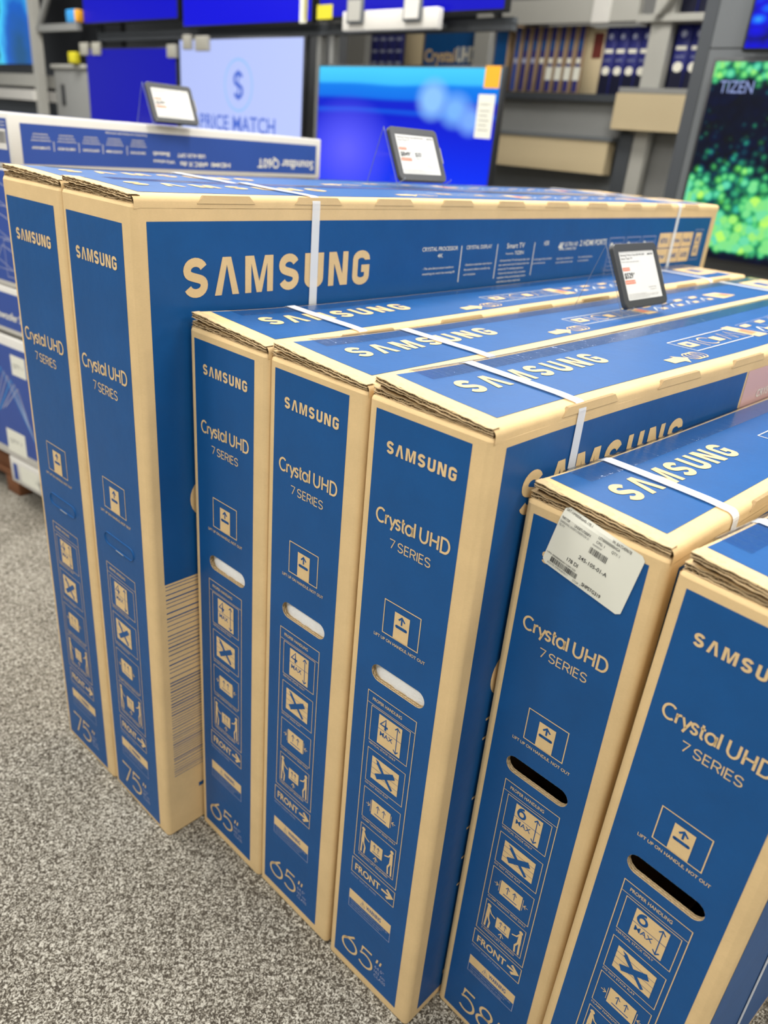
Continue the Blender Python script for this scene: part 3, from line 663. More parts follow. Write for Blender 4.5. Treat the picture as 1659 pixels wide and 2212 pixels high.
        for c0 in (.25, .75):
            rws = [[], [], [], []]
            for i in range(N2+1):
                u = u0+(u1-u0)*i/N2; b_, t_ = zb(u), zt(u); cr = .5+.5*math.sin(u*37+ph*3); z = b_+(t_-b_)*(c0+.20*math.sin(2*PI*u/per+c0*4+ph)); q = .00030
                vv = v+.0006
                rws[0].append((u, vv+dep, z+q)); rws[1].append((u, vv, z+q)); rws[2].append((u, vv, z-q)); rws[3].append((u, vv+dep, z-q))
            mbx.grid(rws, EDGE)
    corr(lb, uin, w-.003, .0005, .012, lambda u: ztop(u, 0)-th, lambda u: ztop(u, 0)-.0005, ph=seed)
    lb.add([(uin, .010, h-.001), (w-.003, .010, h-.001), (w-.003, .010, ztop(w, 0)-.001), (uin, .010, ztop(uin, 0)-.001)], [(0, 1, 2, 3)], CAVITY_SHADE)  # dark sheet standing in for the shade between the flap edges
    # printing on the lid (paper across = away from the viewer, paper up = towards the left wall)
    T_ = Face(lb, lambda a, b, d: (w-b, a, ztop(w-b, a)+d), .0003, .0004)
    tb = c['top']; T_.rect(tb[2], w-tb[1], L-.035, w-tb[0], BLUE, 0, 60, 6)
    q = c['tbrand']; b1 = w-q[2]-.004; T_.brand(q[0], q[1], b1-.038, b1, KRAFT, 2)
    ia, ib = c['icon']; bb = w-.133
    T_.poly([(ia, bb+.010), (ia+.03, bb+.010), (ia+.03, bb+.016), (ia+.052, bb+.001), (ia+.03, bb-.014), (ia+.03, bb-.006), (ia, bb-.006)], KRAFT, 2)
    for k in range(3): T_.line(arc(ia+.078+(k-1)*.010, bb+.002, .015, .012, 0, 360, 14), .0016, KRAFT, 2+k*.3)
    s = {'A': 1.15, 'B': 1.0, 'C': .92}[cls]
    x0 = ib; yb = w-.120; T_.frame(x0, yb, x0+.215*s, yb+.043, .0014, WHITEINK, 2)
    T_.rect(x0+.012, yb+.014, x0+.045, yb+.034, KRAFT, 2); T_.rect(x0+.022, yb+.020, x0+.034, yb+.028, BLUE, 3)
    T_.line([(x0+.06, yb+.006), (x0+.06, yb+.037)], .002, KRAFT, 2); T_.line(arc(x0+.092*s, yb+.022, .018, .014, 30, 300, 12), .002, KRAFT, 2); T_.rect(x0+.112*s, yb+.012, x0+.135*s, yb+.030, KRAFT, 2.3)
    T_.line([(x0+.145*s, yb+.008), (x0+.16*s, yb+.036), (x0+.175*s, yb+.008), (x0+.19*s, yb+.036), (x0+.205*s, yb+.008)], .0022, KRAFT, 2)
    T_.poly([(x0+.215*s, yb+.048), (x0+.245*s, yb+.048), (x0+.262*s, yb-.006), (x0+.222*s, yb-.006)], KRAFT, 2); T_.rect(x0+.226*s, yb+.006, x0+.250*s, yb+.028, REDINK, 3)
    xx = x0+.275*s
    for k in range(int(4 if cls != 'A' else 5)):
        T_.rect(xx, yb+.030, xx+.030, yb+.040, KRAFT, 2); T_.line([(xx+.004, yb+.004), (xx+.026, yb+.022), (xx+.046, yb+.002)], .0024, WHITEINK, 2); T_.rect(xx+.030, yb+.003, xx+.050, yb+.012, KRAFT, 2.3)
        T_.frame(xx-.006, yb, xx+.060, yb+.044, .0009, LILACINK, 2.6); xx += .073*s
    T_.poly([(xx, yb+.040), (xx+.07, yb+.040), (xx+.10, yb+.004), (xx+.02, yb-.002)], KRAFT, 2); T_.poly([(xx+.03, yb+.026), (xx+.075, yb+.024), (xx+.085, yb+.006), (xx+.05, yb+.006)], REDINK, 3)
    T_.rect(L-.17, w-.115, L-.055, w-.035, KRAFT, 2); T_.rect(L-.135, w-.095, L-.085, w-.055, BLUE, 3)
    lb.build('top_flap', root, warp)
    # ---- tucked-in flaps below the lid, their raw edges fan out at the left end
    ib_ = MB()
    z0f = lambda u: h+.0002
    def midz(u):
        t = max(0, min(1, u/w)); full = ztop(u, 0)-th-h; return h+max(.0012, full*(.50 if cls != 'A' else .62))
    corr(ib_, .003, w-.004, .0035, .010, z0f, midz, .0064, seed+2, 1.3)
    ib_.grid([[(.004+(w-.01)*k/8, .0035, midz(.004+(w-.01)*k/8)+.0005) for k in range(9)], [(.004+(w-.01)*k/8, .05, midz(.004+(w-.01)*k/8)+.0005) for k in range(9)]], KRAFT)
    ib_.grid([[(0.0008+.0025*(1-math.cos(PI*k/8)), v, h-.004+(.0065)*math.sin(PI/2*k/8)) for k in range(9)] for v in (.004, .3, L-.004)], KRAFT, True)
    ib_.build('inner_flap', root, warp)
    # ---- hand slot: raw edge of the board and what shows behind it
    hb = MB()
    if c['open']:
        st2, per = stadium(*c['hole'], 260); dep = .0072
        def band(va, vb, M, rec=.0035):
            rws = [[], [], [], []]
            for i, (a, b, nx, nz, s_) in enumerate(st2+[st2[0]]):
                s2 = s_ if i < len(st2) else per
                jit = .00035*math.sin(s2*900+seed)
                A, B = va(s2), vb(s2); ia_, ib2 = (a-nx*(0.0002+jit*.4), b-nz*(0.0002+jit*.4)), (a+nx*rec, b+nz*rec)
                rws[0].append((ib2[0], A, ib2[1])); rws[1].append((ia_[0], A, ia_[1])); rws[2].append((ia_[0], B, ia_[1])); rws[3].append((ib2[0], B, ib2[1]))
            hb.grid(rws, M)
        for v in (0.0, .0034, .0066): band(lambda s_, v=v: v, lambda s_, v=v: v+.0005, LINER)
        kk = round(per/.0068)
        for v in (.0020, .0053): band(lambda s_, v=v: v+.0011*math.sin(2*PI*kk*s_/per+v*900), lambda s_, v=v: v+.0011*math.sin(2*PI*kk*s_/per+v*900)+.00035, LINER)
        hb.grid([[(a+nx*.0030, 0, b+nz*.0030) for a, b, nx, nz, s_ in st2], [(a+nx*.0030, dep, b+nz*.0030) for a, b, nx, nz, s_ in st2]], CAVITY_SHADE, False, True)
        ho = hb.build('handle_slot', root, warp); ho['label'] = 'oval hand slot with raw corrugated edge'
        if white_inside:
            fb = MB(); cx, cz, hw, hh = c['hole']; rows2 = []
            for j in range(9):
                rows2.append([(cx-hw-.012+(2*hw+.024)*i/16, .0090-.0035*math.sin(PI*j/8)*math.sin(PI*i/16)+.0006*math.sin(i*2.1+j*1.3), cz-hh-.012+(2*hh+.024)*j/8) for i in range(17)])
            fb.grid(rows2, FOAM, True); fo = fb.build('foam_liner', ho, warp); fo['label'] = 'white foam seen through the hand slot'
    else:
        H_ = Face(hb, fn_f, .0003, .0003)
        a, b_, hw, hh = c['hole']
        H_.line([(p[0], p[1]) for p in st]+[(st[0][0], st[0][1])], .0007, SKYINK if False else BLUE, 1)
        path = [(p[0], p[1], p[2], p[3]) for p in st]+[(st[0][0], st[0][1], st[0][2], st[0][3])]
        hb.grid([[(x-nx*.0010, 0, z-nz*.0010) for x, z, nx, nz in path], [(x, -.0020, z) for x, z, nx, nz in path], [(x+nx*.0010, 0, z+nz*.0010) for x, z, nx, nz in path]], BLUE, True)
        j = int(len(st)*.60); seg = st[j:j+12]
        H_.line([(p[0], p[1]) for p in seg], .0011, WHITEINK, 6)  # pale stroke paints a highlight on the scored lower edge
        ho = hb.build('handle_slot', root, warp); ho['label'] = 'scored hand slot still closed'
    # ---- clear tape along the left lid edge
    tb_ = MB(); e = .0014
    tvs = [tape_from+(L-tape_from)*k/50 for k in range(51)]
    tb_.grid([[(-.0006, v, h-.030), (-.0006, v, h+.001), (uin*.5, v, ztop(0, v)+e*.4), (uin+.001, v, ztop(uin, v)+e)] + [(uin+(.034-uin+.006)*k/4, v, ztop(uin+(.040-uin)*k/4, v)+e) for k in range(1, 5)] for v in tvs], TAPE, True)
    to = tb_.build('packing_tape', root, warp)
    # ---- straps
    for si, v in enumerate(strapv or c['straps']):
        sb = MB(); sw = .0155; hs = .0024
        prof = [(-.0012, -.0001 + .001), (-.0012, h*.5), (-.0012, h-.002), (.004, ztop(.004, v)+hs-.003), (.012, ztop(.012, v)+hs)] + [(.012+(w-r-.012)*k/6, ztop(.012+(w-r-.012)*k/6, v)+hs) for k in range(1, 6)]
        for k in range(6):
            a = PI/2*(1-k/5); prof.append((w-r+(r+.0016)*math.cos(a), h+tr-r+(r+.0016)*math.sin(a)))
        prof += [(w+.0014, h*.75), (w+.0014, h*.5), (w+.0014, h*.25), (w+.0014, .001)]
        rows3 = []
        for dv, lift_ in ((0, 0), (0, .0006), (sw, .0006), (sw, 0)):
            rr = []
            for (u, z) in prof:
                sh = strap_side_shift*(1-z/h) if u > w else 0
                nx = 1 if (u > w-.001 and z < h) else (-1 if (u < 0) else 0); nz = 0 if nx else 1
                rr.append((u+nx*lift_, v+dv+sh-sw/2, z+nz*lift_))
            rows3.append(rr)
        sb.grid(rows3, STRAP, False); sb.build('strap', root, warp)
    return root, warp, ztop, w, h

boxes = {}
G75 = 'tall 75 inch television boxes'; G65 = '65 inch television boxes in the middle of the row'
boxes['A1'] = carton('television_box', '75', 'A', (-.6364, 1.2522, 0), .7099, (.0011, .0020), 'kraft and blue television box marked 75 inch, leftmost and tallest in the row', 'kraft and blue television boxes', 1, w=.1895, tl=.011, tr=.010, lift=.006)
boxes['A2'] = carton('television_box', '75', 'A', (-.4898, 1.1287, 0), .7262, (-.0017, .0007), 'television box marked 75 inch with its long blue side and large brand name uncovered', 'kraft and blue television boxes', 2, w=.1935, tl=.012, tr=.010, lift=.005)
boxes['B1'] = carton('television_box', '65', 'B', (-.2930, 1.0480, 0), .7225, (.0007, 0), 'leftmost 65 inch television box, its side against the tall 75 inch box', 'kraft and blue television boxes', 3, w=.1725, tl=.010, tr=.010)
boxes['B2'] = carton('television_box', '65', 'B', (-.1616, .9363, 0), .7255, (-.0004, .0008), 'middle 65 inch television box carrying the price tag stand on its lid', 'kraft and blue television boxes', 4, w=.1755, tl=.007, tr=.007, h=.949, strapv=(.236, 1.40))
boxes['B3'] = carton('television_box', '65', 'B', (-.0249, .8127, 0), .7211, (-.0040, -.0009), 'rightmost 65 inch television box, pink picture panel on its side', 'kraft and blue television boxes', 5, w=.1715, tl=.011, tr=.009, bulge=.033, h=.9495, strapv=(.160, 1.37))
boxes['C1'] = carton('television_box', '58', 'C', (.1537, .7513, 0), .7651, (-.0023, -.0017), '58 inch television box with a white shipping label across its top front corner', 'kraft and blue television boxes', 6, w=.1695, tl=.011, tr=.011, white_inside=False)
boxes['C2'] = carton('television_box', '58', 'C', (.2672, .6217, 0), .8121, (.0078, .0047), 'nearest television box at the right edge, large oval hand slot open and black inside', 'kraft and blue television boxes', 7, w=.1678, tl=.011, tr=.011, white_inside=False, strap_side_shift=.105, tape_from=.053)

# shipping label stuck over the top front edge of the fifth/sixth box
root, warp, ztop, w_, h_ = boxes['C1']
lm = MB()
A_, B_, C_, D_ = (.0490, .8790), (.1460, .8615), (.1338, .7880), (.0340, .8075)   # corners, u-z on the end face
def lab(s, t, d):
    """label paper coordinates 0..1 across, 0..1 down"""
    top = (A_[0]+(B_[0]-A_[0])*s, A_[1]+(B_[1]-A_[1])*s); bot = (D_[0]+(C_[0]-D_[0])*s, D_[1]+(C_[1]-D_[1])*s)
    u = top[0]+(bot[0]-top[0])*t; z = top[1]+(bot[1]-top[1])*t
    y = -.0012-d
    if z > .8655: y += (z-.8655)*.30
    return (u, y-.0008*math.sin(s*PI)*math.sin(t*PI), z)
NS, NT = 24, 20; rr = .045; rows = []
vsl = []; rws = []
for j in range(NT+1):
    t = j/NT; row = []
    e = 0
    dt = min(t, 1-t)*.75
    if dt < rr: e = rr-math.sqrt(max(0, rr*rr-(rr-dt)**2))
    for i in range(NS+1): row.append(lab(e+(1-2*e)*i/NS, t, 0))
    rws.append(row)
lm.grid(rws, LABEL); lm.grid([[(x, y+.0005, z) for x, y, z in r_] for r_ in rws], LABEL)
LF = Face(lm, lambda a, b, d: lab(a, 1-b, d), .0002, .0003)
def lt(s_, a0, a1, b, hh, M=INK, bold=0): LF.text(s_, a0, a1, b, hh, M, 1, bold)
def lq(s_, a0, a1, t, hh, M=INK, bold=0): lt(s_, a0, a1, 1-t-hh/2, hh, M, bold)
lq('SAT-HM000R6645-17E-1', .024, .364, .042, .036, INK); lq('9401728', .020, .119, .168, .036, INK); lq('UN58TU7000FX', .189, .395, .178, .042, INK)
lq('SAMSUNG UN58TU7000FXZA 21', .018, .387, .234, .034, GREYINK); lq('TE-TV', .018, .090, .290, .034, GREYINK)
lq('W: BATS409678', .621, .849, .050, .046, INK); lq('LST000000000HGA', .476, .733, .119, .042, INK); lq('CPG: 1', .473, .572, .196, .040, INK); lq('QTY: 1', .660, .755, .196, .040, INK); lq('NHME0547', .448, .560, .260, .028, GREYINK)
lq('245-105-01-A', .367, .716, .560, .060, INK, .006); lq('178 DI', .259, .397, .705, .060, INK, .006); lq('SHPSTG319', .510, .744, .915, .056, INK, .015); lq('STOP: 1', .402, .500, .955, .036, GREYINK)
lq('LPN: 000000004012280122S', .020, .396, .795, .026, INK); lq('ROUTE: CMMR0878211', .069, .334, .945, .028, GREYINK)
rnd = random.Random(3)
for (a, a1, b0, b1) in ((.440, .646, .59, .69), (.089, .430, .085, .175)):
    while a < a1:
        bw = rnd.choice((.003, .003, .005, .008)); LF.rect(a, b0, a+bw, b1, INK, 1); a += bw+rnd.choice((.004, .005, .008))
lo = lm.build('shipping_label', root, warp); lo['label'] = 'white printed shipping label with bar codes, stuck on askew'

# ------------------------------------------------------------------ electronic price tags on clear easels
def price_tag(center, yaw, lean, wd, ztab, label, price, extra, yfoot, roll=0.0):
    hgt = wd*.724
    root = empty('price_tag', (center[0], center[1], ztab), -yaw, label, 'price tag', 'electronic price tags on clear easels')
    # local frame: x across, y away from the reader, z up; face leans back by `lean`
    zc = center[2]-ztab
    def T(a, b, d):   # a across, b up the face from its centre, d towards the reader
        y = math.sin(lean)*b-math.cos(lean)*d; z = zc+math.cos(lean)*b+math.sin(lean)*d
        return (a, y, z)
    def W3(x, y, z): return T(x, z, -y)
    fm = MB(); r = .010; fw, fh = wd/2, hgt/2; t = .009; bz = .0135
    def rr_(ix, iz, r_, n=5):
        pts = []
        for cx, cz, a0 in ((fw-ix-r_, fh-iz-r_, 0), (-(fw-ix-r_), fh-iz-r_, 90), (-(fw-ix-r_), -(fh-iz-r_), 180), (fw-ix-r_, -(fh-iz-r_), 270)):
            for k in range(n+1):
                a = math.radians(a0+90*k/n); pts.append((cx+r_*math.cos(a), cz+r_*math.sin(a)))
        return pts
    loops = [(rr_(0, 0, r), t), (rr_(0, 0, r), .0015), (rr_(.0012, .0012, r-.001), 0), (rr_(bz, bz, .002), 0), (rr_(bz, bz, .002), .002)]
    fm.grid([[T(a, b, -y) for a, b in lp] for lp, y in loops], TAGFRAME, False, True)
    fm.add([T(a, b, -t) for a, b in loops[0][0]], [tuple(range(len(loops[0][0])))], TAGFRAME)
    fm.build('tag_frame', root)
    sm = MB(); sw, sh = fw-bz, fh-bz
    S = Face(sm, lambda a, b, d: T(-sw+a*2*sw, -sh+b*2*sh, d-.0018), .0002, 0)
    S.rect(0, 0, 1, 1, EINK, 0)
    S.text('Samsung 7 Series Class LED 4K UHD', .05, .72, .90, .040, INK, 2); S.text('6401735', .80, .96, .90, .035, INK, 2, .02); S.text('Smart Tizen TV', .05, .36, .83, .040, INK, 2)
    S.text('Model number and product details', .05, .52, .77, .025, GREYINK, 2)
    S.rect(.04, .60, .23, .67, REDINK, 1); S.text('SAVINGS', .055, .215, .618, .034, EINK, 2)
    S.text(price, .05, .28, .45, .105, INK, 2, .02); S.text('99', .29, .33, .515, .04, INK, 2)
    S.rect(.04, .33, .31, .41, REDINK, 1); S.text('SAVE $150', .055, .295, .35, .038, EINK, 2)
    if extra:
        S.rect(.385, .40, .387, .56, GREYINK, 1); S.text(extra, .42, .57, .45, .10, INK, 2, .015); S.text('41', .575, .61, .51, .04, INK, 2); S.text('/mo.', .62, .67, .45, .03, GREYINK, 2); S.text('suggested payments with 24 months', .42, .90, .39, .028, GREYINK, 2)
    S.text('Customer rating', .64, .86, .22, .03, GREYINK, 2); S.text('Compare at', .68, .86, .17, .025, GREYINK, 2)
    for k in range(4): S.text('Ask a store associate for full offer terms and conditions today', .05+.0*k, (.55, .90, .88, .62)[k], .115-k*.028, .018, GREYINK, 2)
    sm.build('display_screen', root)
    cm = MB()
    cm.add([T(fw+.0002, fh*.35, -.001), T(fw+.0042, fh*.32, -.002), T(fw+.0042, -fh*.25, -.002), T(fw+.0002, -fh*.28, -.001)], [(0, 1, 2, 3)], CREAM)
    cm.grid([[T(fw+.0042, fh*.32, -.002), T(fw+.0042, fh*.32, -.008)], [T(fw+.0042, -fh*.25, -.002), T(fw+.0042, -fh*.25, -.008)]], CREAM)
    cm.build('side_clip', root)
    am = MB(); q = .0016   # clear acrylic: front ledge, leaning back sheet, rear leg
    hw = fw-.006; bot = -fh; topb = fh+.002
    pf = [T(0, bot, .014), T(0, bot-.003, .014), T(0, bot-.003, -t-.001), T(0, topb, -t-.001)]
    path = [(pf[0][1], pf[0][2]), (pf[1][1], pf[1][2]), (pf[2][1], pf[2][2]), (pf[3][1], pf[3][2]), (yfoot, .0008)]
    foot = [(pf[2][1], pf[2][2]), (pf[2][1]-.004, .0008)]
    for pth in (path, foot):
        a = [(y, z) for y, z in pth]
        am.grid([[(-hw-.010, y, z) for y, z in a], [(hw, y, z) for y, z in a]], ACRYLIC)
        for xe in (-hw-.010, hw): am.grid([[(xe, y, z) for y, z in a], [(xe, y, z-q) for y, z in a]], AEDGE); am.grid([[(xe, y-.0006, z) for y, z in a], [(xe+.0012, y-.0006, z) for y, z in a]], AEDGE)
    ao = am.build('acrylic_easel', root); ao['label'] = 'clear bent acrylic easel'
    return root
price_tag((.422, 1.435, 1.025), -.826, .484, .157, .960, 'electronic price tag on the middle 65 inch box, frame grey, reading $529', '$529', None, .075)
price_tag((.004, 1.768, 1.182), -.851, .453, .150, 1.1195, 'dark framed electronic price tag on the tall 75 inch boxes, reading $849', '$849', '$35', .07)
price_tag((-.738, 2.545, 1.2495), -.866, .426, .155, 1.188, 'electronic price tag with blank glare, standing on the white soundbar box', '$299', None, .07)

# ------------------------------------------------------------------ stack of white and blue boxes behind the row
def rb(name, parent_loc, yaw, x0, x1, y1, z0, z1, M, label, group, deco, cat='box'):
    root = empty(name, (parent_loc[0], parent_loc[1], z0), -yaw, label, cat, group)
    mb = MB(); mb.rbox(x0, 0, 0, x1, y1, z1-z0, M, .004, 2)
    Ff = Face(mb, lambda a, b, d: (a, -d, b), .0004, .0005); Fs = Face(mb, lambda a, b, d: (x1+d, a, b), .0004, .0005); Ft = Face(mb, lambda a, b, d: (x1-b, a, z1-z0+d), .0004, .0005)
    deco(Ff, Fs, Ft, z1-z0); mb.build('carton_body', root); return root
SL = (-1.045, 2.140); SY = .617; GS = 'white and blue boxes stacked left of the row'
def d_sound(Ff, Fs, Ft, H):
    Ff.rect(-.235, .012, -.012, H-.014, ROYAL, 0); Ff.rect(-.075, .045, -.020, .094, WHITECARD, 1)
    rnd = random.Random(5); a = -.072
    while a < -.024: bw = rnd.choice((.001, .002)); Ff.rect(a, .060, a+bw, .088, INK, 2); a += bw+.0018
    for k in range(2): Ff.text('MADE FOR YOUR TELEVISION', -.10, -.020, .108-k*.008, .004, WHITEINK, 1)
    Fs.rect(.028, .014, 1.165, H-.022, ROYAL, 0, 8, 1)
    # the box stands upside down, so its lettering does too
    R = dict(rot=1)
    Fs.text('Soundbar Q60T', .87, 1.15, .030, .028, WHITEINK, 1, .012, 1)
    for k, (a, b, s_) in enumerate(((.50, .575, 'HDMI'), (.60, .625, 'ARC'), (.64, .68, 'dts-X'), (.71, .745, 'VIRTUAL'))):
        pass
    Fs.text('HDMI', .665, .745, .026, .012, WHITEINK, 1, .02, 1); Fs.text('eARC X dts', .54, .65, .024, .013, WHITEINK, 1, .02, 1); Fs.text('Wireless', .44, .52, .030, .009, WHITEINK, 1, .01, 1)
    Fs.text('Bluetooth', .44, .50, .050, .011, WHITEINK, 1, .02, 1); Fs.text('USB AUX OPT', .53, .64, .050, .010, WHITEINK, 1, .02, 1)
    for k, (a, s_) in enumerate(((.055, 'Q-SYMPHONY'), (.130, 'GAME PRO MODE'), (.205, 'ADAPTIVE SOUND'), (.280, 'ACOUSTIC BEAM'), (.360, 'SURROUND SOUND'))):
        Fs.text(s_, a, a+.052, .052, .0060, WHITEINK, 1, .02, 1)
        for j in range(3): Fs.text('Fine sound tuned for every scene of', a+.003*j, a+.056-.004*j, .070+j*.0075, .0042, WHITEINK, 1, .01, 1)
        if k: Fs.rect(a-.012, .048, a-.0105, .072, WHITEINK, 1)
    Fs.text('Powered by room fitting audio technology', .28, .42, .100, .0045, WHITEINK, 1, .01, 1)
    Ft.rect(.03, .02, 1.16, .20, WHITECARD, 0); Ft.rect(.05, .06, .40, .16, ROYAL, 1)
rb('soundbar_box', SL, SY, -.25, 0, 1.19, 1.055, 1.188, WHITECARD, 'long white and blue soundbar box lying upside down on top of the left stack', GS, d_sound)
def d_line(Ff, Fs, Ft, H):
    Ff.rect(-.60, .016, -.016, H-.004, ROYAL, 0)
    for k in range(3):
        b = .04+k*.085; Ff.line([(-.16, b+.01), (-.035, b+.01), (-.035, b+.055), (-.11, b+.075), (-.16, b+.01)], .0025, LILACINK, 1); Ff.line([(-.30, b+.09), (-.02, b-.005)], .002, LILACINK, 1)
    Ff.frame(-.10, .03, -.03, .13, .002, LILACINK, 1)
    Fs.rect(.02, .016, .9, H-.016, ROYAL, 0)
rb('audio_box', SL, SY, -.62, 0, .92, .738, 1.053, WHITECARD, 'blue box with pale line drawings, directly under the soundbar box', GS, d_line)
def d_bar(Ff, Fs, Ft, H):
    Ff.rect(-.60, .016, -.010, H-.018, ROYAL, 0); Ff.text('Soundbar Subwoofer Set', -.34, -.030, .042, .022, WHITEINK, 1, .02)
    Fs.rect(.02, .016, .9, H-.016, ROYAL, 0)
rb('audio_box', (SL[0], SL[1]), SY, -.62, 0, .92, .598, .736, WHITECARD, 'flat blue box with white lettering, second under the soundbar box', GS, d_bar)
def d_big(Ff, Fs, Ft, H):
    Ff.rect(-.60, .030, -.030, H-.030, ROYAL, 0); Ff.rect(-.150, H-.115, -.070, H-.052, LABEL, 1); Ff.text('QTY 1', -.14, -.085, H-.090, .012, GREYINK, 2)
    Ff.rect(-.235, .020, -.125, .098, LABEL, 1); Ff.text('QTY 1', -.22, -.15, .055, .012, GREYINK, 2)
    for k in range(6): Ff.line([(-.32+k*.02, .12+k*.01), (-.22+k*.018, .30-k*.01), (-.06-k*.006, .09+k*.012)], .004, SKYINK if k % 3 == 0 else LILACINK, 1)
    Fs.rect(.02, .03, .9, H-.03, ROYAL, 0)
rb('audio_box', (SL[0], SL[1]), SY, -.62, 0, .92, .178, .585, WHITECARD, 'large white and blue box with two white stickers near the stack bottom', GS, d_big)
def d_low(Ff, Fs, Ft, H):
    Ff.rect(-.052, .012, -.012, H-.014, ROYAL, 0); Ff.text('HD', -.045, -.020, .025, .012, WHITEINK, 1, .02); Ff.rect(-.225, .014, -.20, H-.02, ROYAL, 0); Ff.rect(-.180, .016, -.075, H-.018, LABEL, 1); Ff.text('4K', -.095, -.06, .03, .02, GREYINK, 1)
rb('audio_box', (SL[0], SL[1]), SY, -.245, 0, .92, .085, .176, WHITECARD, 'small white box with a blue square, lowest of the left stack', GS, d_low)
pal = empty('pallet', (SL[0], SL[1]+.02, 0), -SY, 'worn brown pallet under the stack of white and blue boxes', 'pallet')
for k in range(3):
    p = MB(); p.rbox(-.62+k*.27, .02, 0, -.54+k*.27, .90, .060, WOOD, .004, 2); p.build('pallet_beam', pal)
for k in range(5):
    p = MB(); p.rbox(-.62, .02+k*.195, .060, 0, .12+k*.195, .084, WOOD, .004, 2); p.build('pallet_board', pal)
p = MB(); p.rbox(-.62, .03, .0845, -.27, .90, .177, WOOD, .004, 2); tag(p.build('wooden_crate', None, None, (SL[0], SL[1]+.02, 0), -SY), 'brown crate filling the left stack beside the small white box', 'crate')

# ------------------------------------------------------------------ television display wall
PSI = .73; WX, WY = -.2940, 1.0489
def wl(u, v, z=0):
    return (WX+u*math.cos(PSI)+v*math.sin(PSI), WY-u*math.sin(PSI)+v*math.cos(PSI), z)
def television(u0, u1, z0, z1, v, scr, label, bez=.012, extra=None, depth=.045, stand=False, group='televisions on the display wall'):
    root = empty('television', wl((u0+u1)/2, v, z0), -PSI, label, 'television', group); W = (u1-u0)/2; H = z1-z0
    mb = MB(); mb.rbox(-W, 0, 0, W, depth, H, BLACK, .005, 2); mb.build('bezel', root)
    sm = MB(); sm.add([(-W+bez, -.002, bez), (W-bez, -.002, bez), (W-bez, -.002, H-bez), (-W+bez, -.002, H-bez)], [(0, 1, 2, 3)], SCR[scr]); sm.uv[0] = [(0, 0), (1, 0), (1, 1), (0, 1)]
    sm.build('screen', root)
    bm = MB(); bm.box(-.20, depth, H*.30, .20, depth+.05, H*.70, BLACK); bm.build('wall_bracket', root)
    if stand:
        s = MB(); s.box(-W*.6, -.05, -.17, W*.6, .12, -.155, BLACK); s.box(-.05, .01, -.16, .05, .04, .01, BLACK); s.build('stand', root)
    if extra: extra(root, W, H)
    return root
def sticker(root, W, H, a0, b0, a1, b1, M, name='sticker', txt=None):
    mb = MB(); mb.box(a0-W, -.006, b0, a1-W, -.003, b1, M)
    if txt:
        F_ = Face(mb, lambda a, b, d: (a-W, -.006-d, b), .0005, .0005); F_.text(txt, a0+(a1-a0)*.15, a0+(a1-a0)*.85, b0+(b1-b0)*.75, (b1-b0)*.05, GREYINK, 0)
        for k in range(5): F_.rect(a0+(a1-a0)*.15, b0+(b1-b0)*(.62-k*.11), a0+(a1-a0)*(.8-.1*(k % 2)), b0+(b1-b0)*(.64-k*.11), GREYINK, 0)
    mb.build(name, root)
def clip(root, W, H, a0, b0, a1, b1, M=CREAM):
    mb = MB(); mb.rbox(a0-W, -.030, b0, a1-W, .0, b1, M, .006, 2); mb.build('security_clip', root)
TV1 = 3.1
def ex_pm(root, W, H):
    mb = MB(); F_ = Face(mb, lambda a, b, d: (a, -.003-d, b), .0005, .0005)
    F_.line(arc(.02, H*.545, .160, .160, 0, 360, 40), .016, GLYPH_L, 0)
    F_.line([(.02-.045+px*.09, H*.545-.075+py*.15) for px, py in s_path(1, 1)], .026, GLYPH_E, 0); F_.rect(.012, H*.545-.095, .028, H*.545+.095, GLYPH_E, 1)
    F_.text('PRICE MATCH', -.46, .44, .060, .095, GLYPH_E, 0, .012); mb.build('price_match_graphic', [c for c in root.children if c.name.startswith('screen')][0])
    clip(root, W, H, .09, H-.075, .19, H+.02); clip(root, W, H, .25, H-.085, .41, H+.01)
television(-4.87, -3.42, 1.04+.08, 1.765, TV1, 'pale', 'television showing PRICE MATCH and a circled dollar sign on pale lavender', extra=ex_pm)
def ex_sky(root, W, H):
    sticker(root, W, H, 1.335, H-.105, 1.435, H-.002, ORANGE); sticker(root, W, H, 1.31, H-.345, 1.42, H-.135, LABEL, 'paper_label', 'ENERGY'); 
television(-3.28, -1.83, .79, 1.605, TV1, 'sky', 'large television on a stand with a sky blue wallpaper and orange corner sticker', extra=ex_sky, stand=True)
def ex_b3(root, W, H):
    clip(root, W, H, -.05, H-.06, .08, H+.035); clip(root, W, H, .16, H-.06, .29, H+.035); clip(root, W, H, 1.34, H-.08, 1.46, H+.01)
television(-6.34, -4.91, .92, 1.715, TV1, 'deep', 'plain deep blue television screen left of the PRICE MATCH screen', extra=ex_b3)
television(-6.33, -4.87, 1.885, 2.70, TV1, 'mid', 'plain blue television in the top row, leftmost')
def ex_up2(root, W, H):
    sticker(root, W, H, 1.335, .00, 1.40, .5, LABEL); sticker(root, W, H, 1.375, .01, 1.405, .5, YELLOW)
television(-4.81, -3.36, 1.830, 2.65, TV1, 'bright', 'brightest plain blue television in the top row, above PRICE MATCH', extra=ex_up2)
def ex_up3(root, W, H): sticker(root, W, H, -.01, .0, .13, .075, YELLOW)
television(-3.30, -1.87, 1.845, 2.66, TV1, 'mid', 'plain blue television in the top row, above the sky blue wallpaper screen', extra=ex_up3)
def ex_for(root, W, H):
    mb = MB(); F_ = Face(mb, lambda a, b, d: (a-W, -.003-d, b), .0005, .0005); F_.text('TIZEN', .055, .20, H-.130, .045, GLYPH_W, 0, .01); mb.build('screen_title', [c for c in root.children if c.name.startswith('screen')][0])
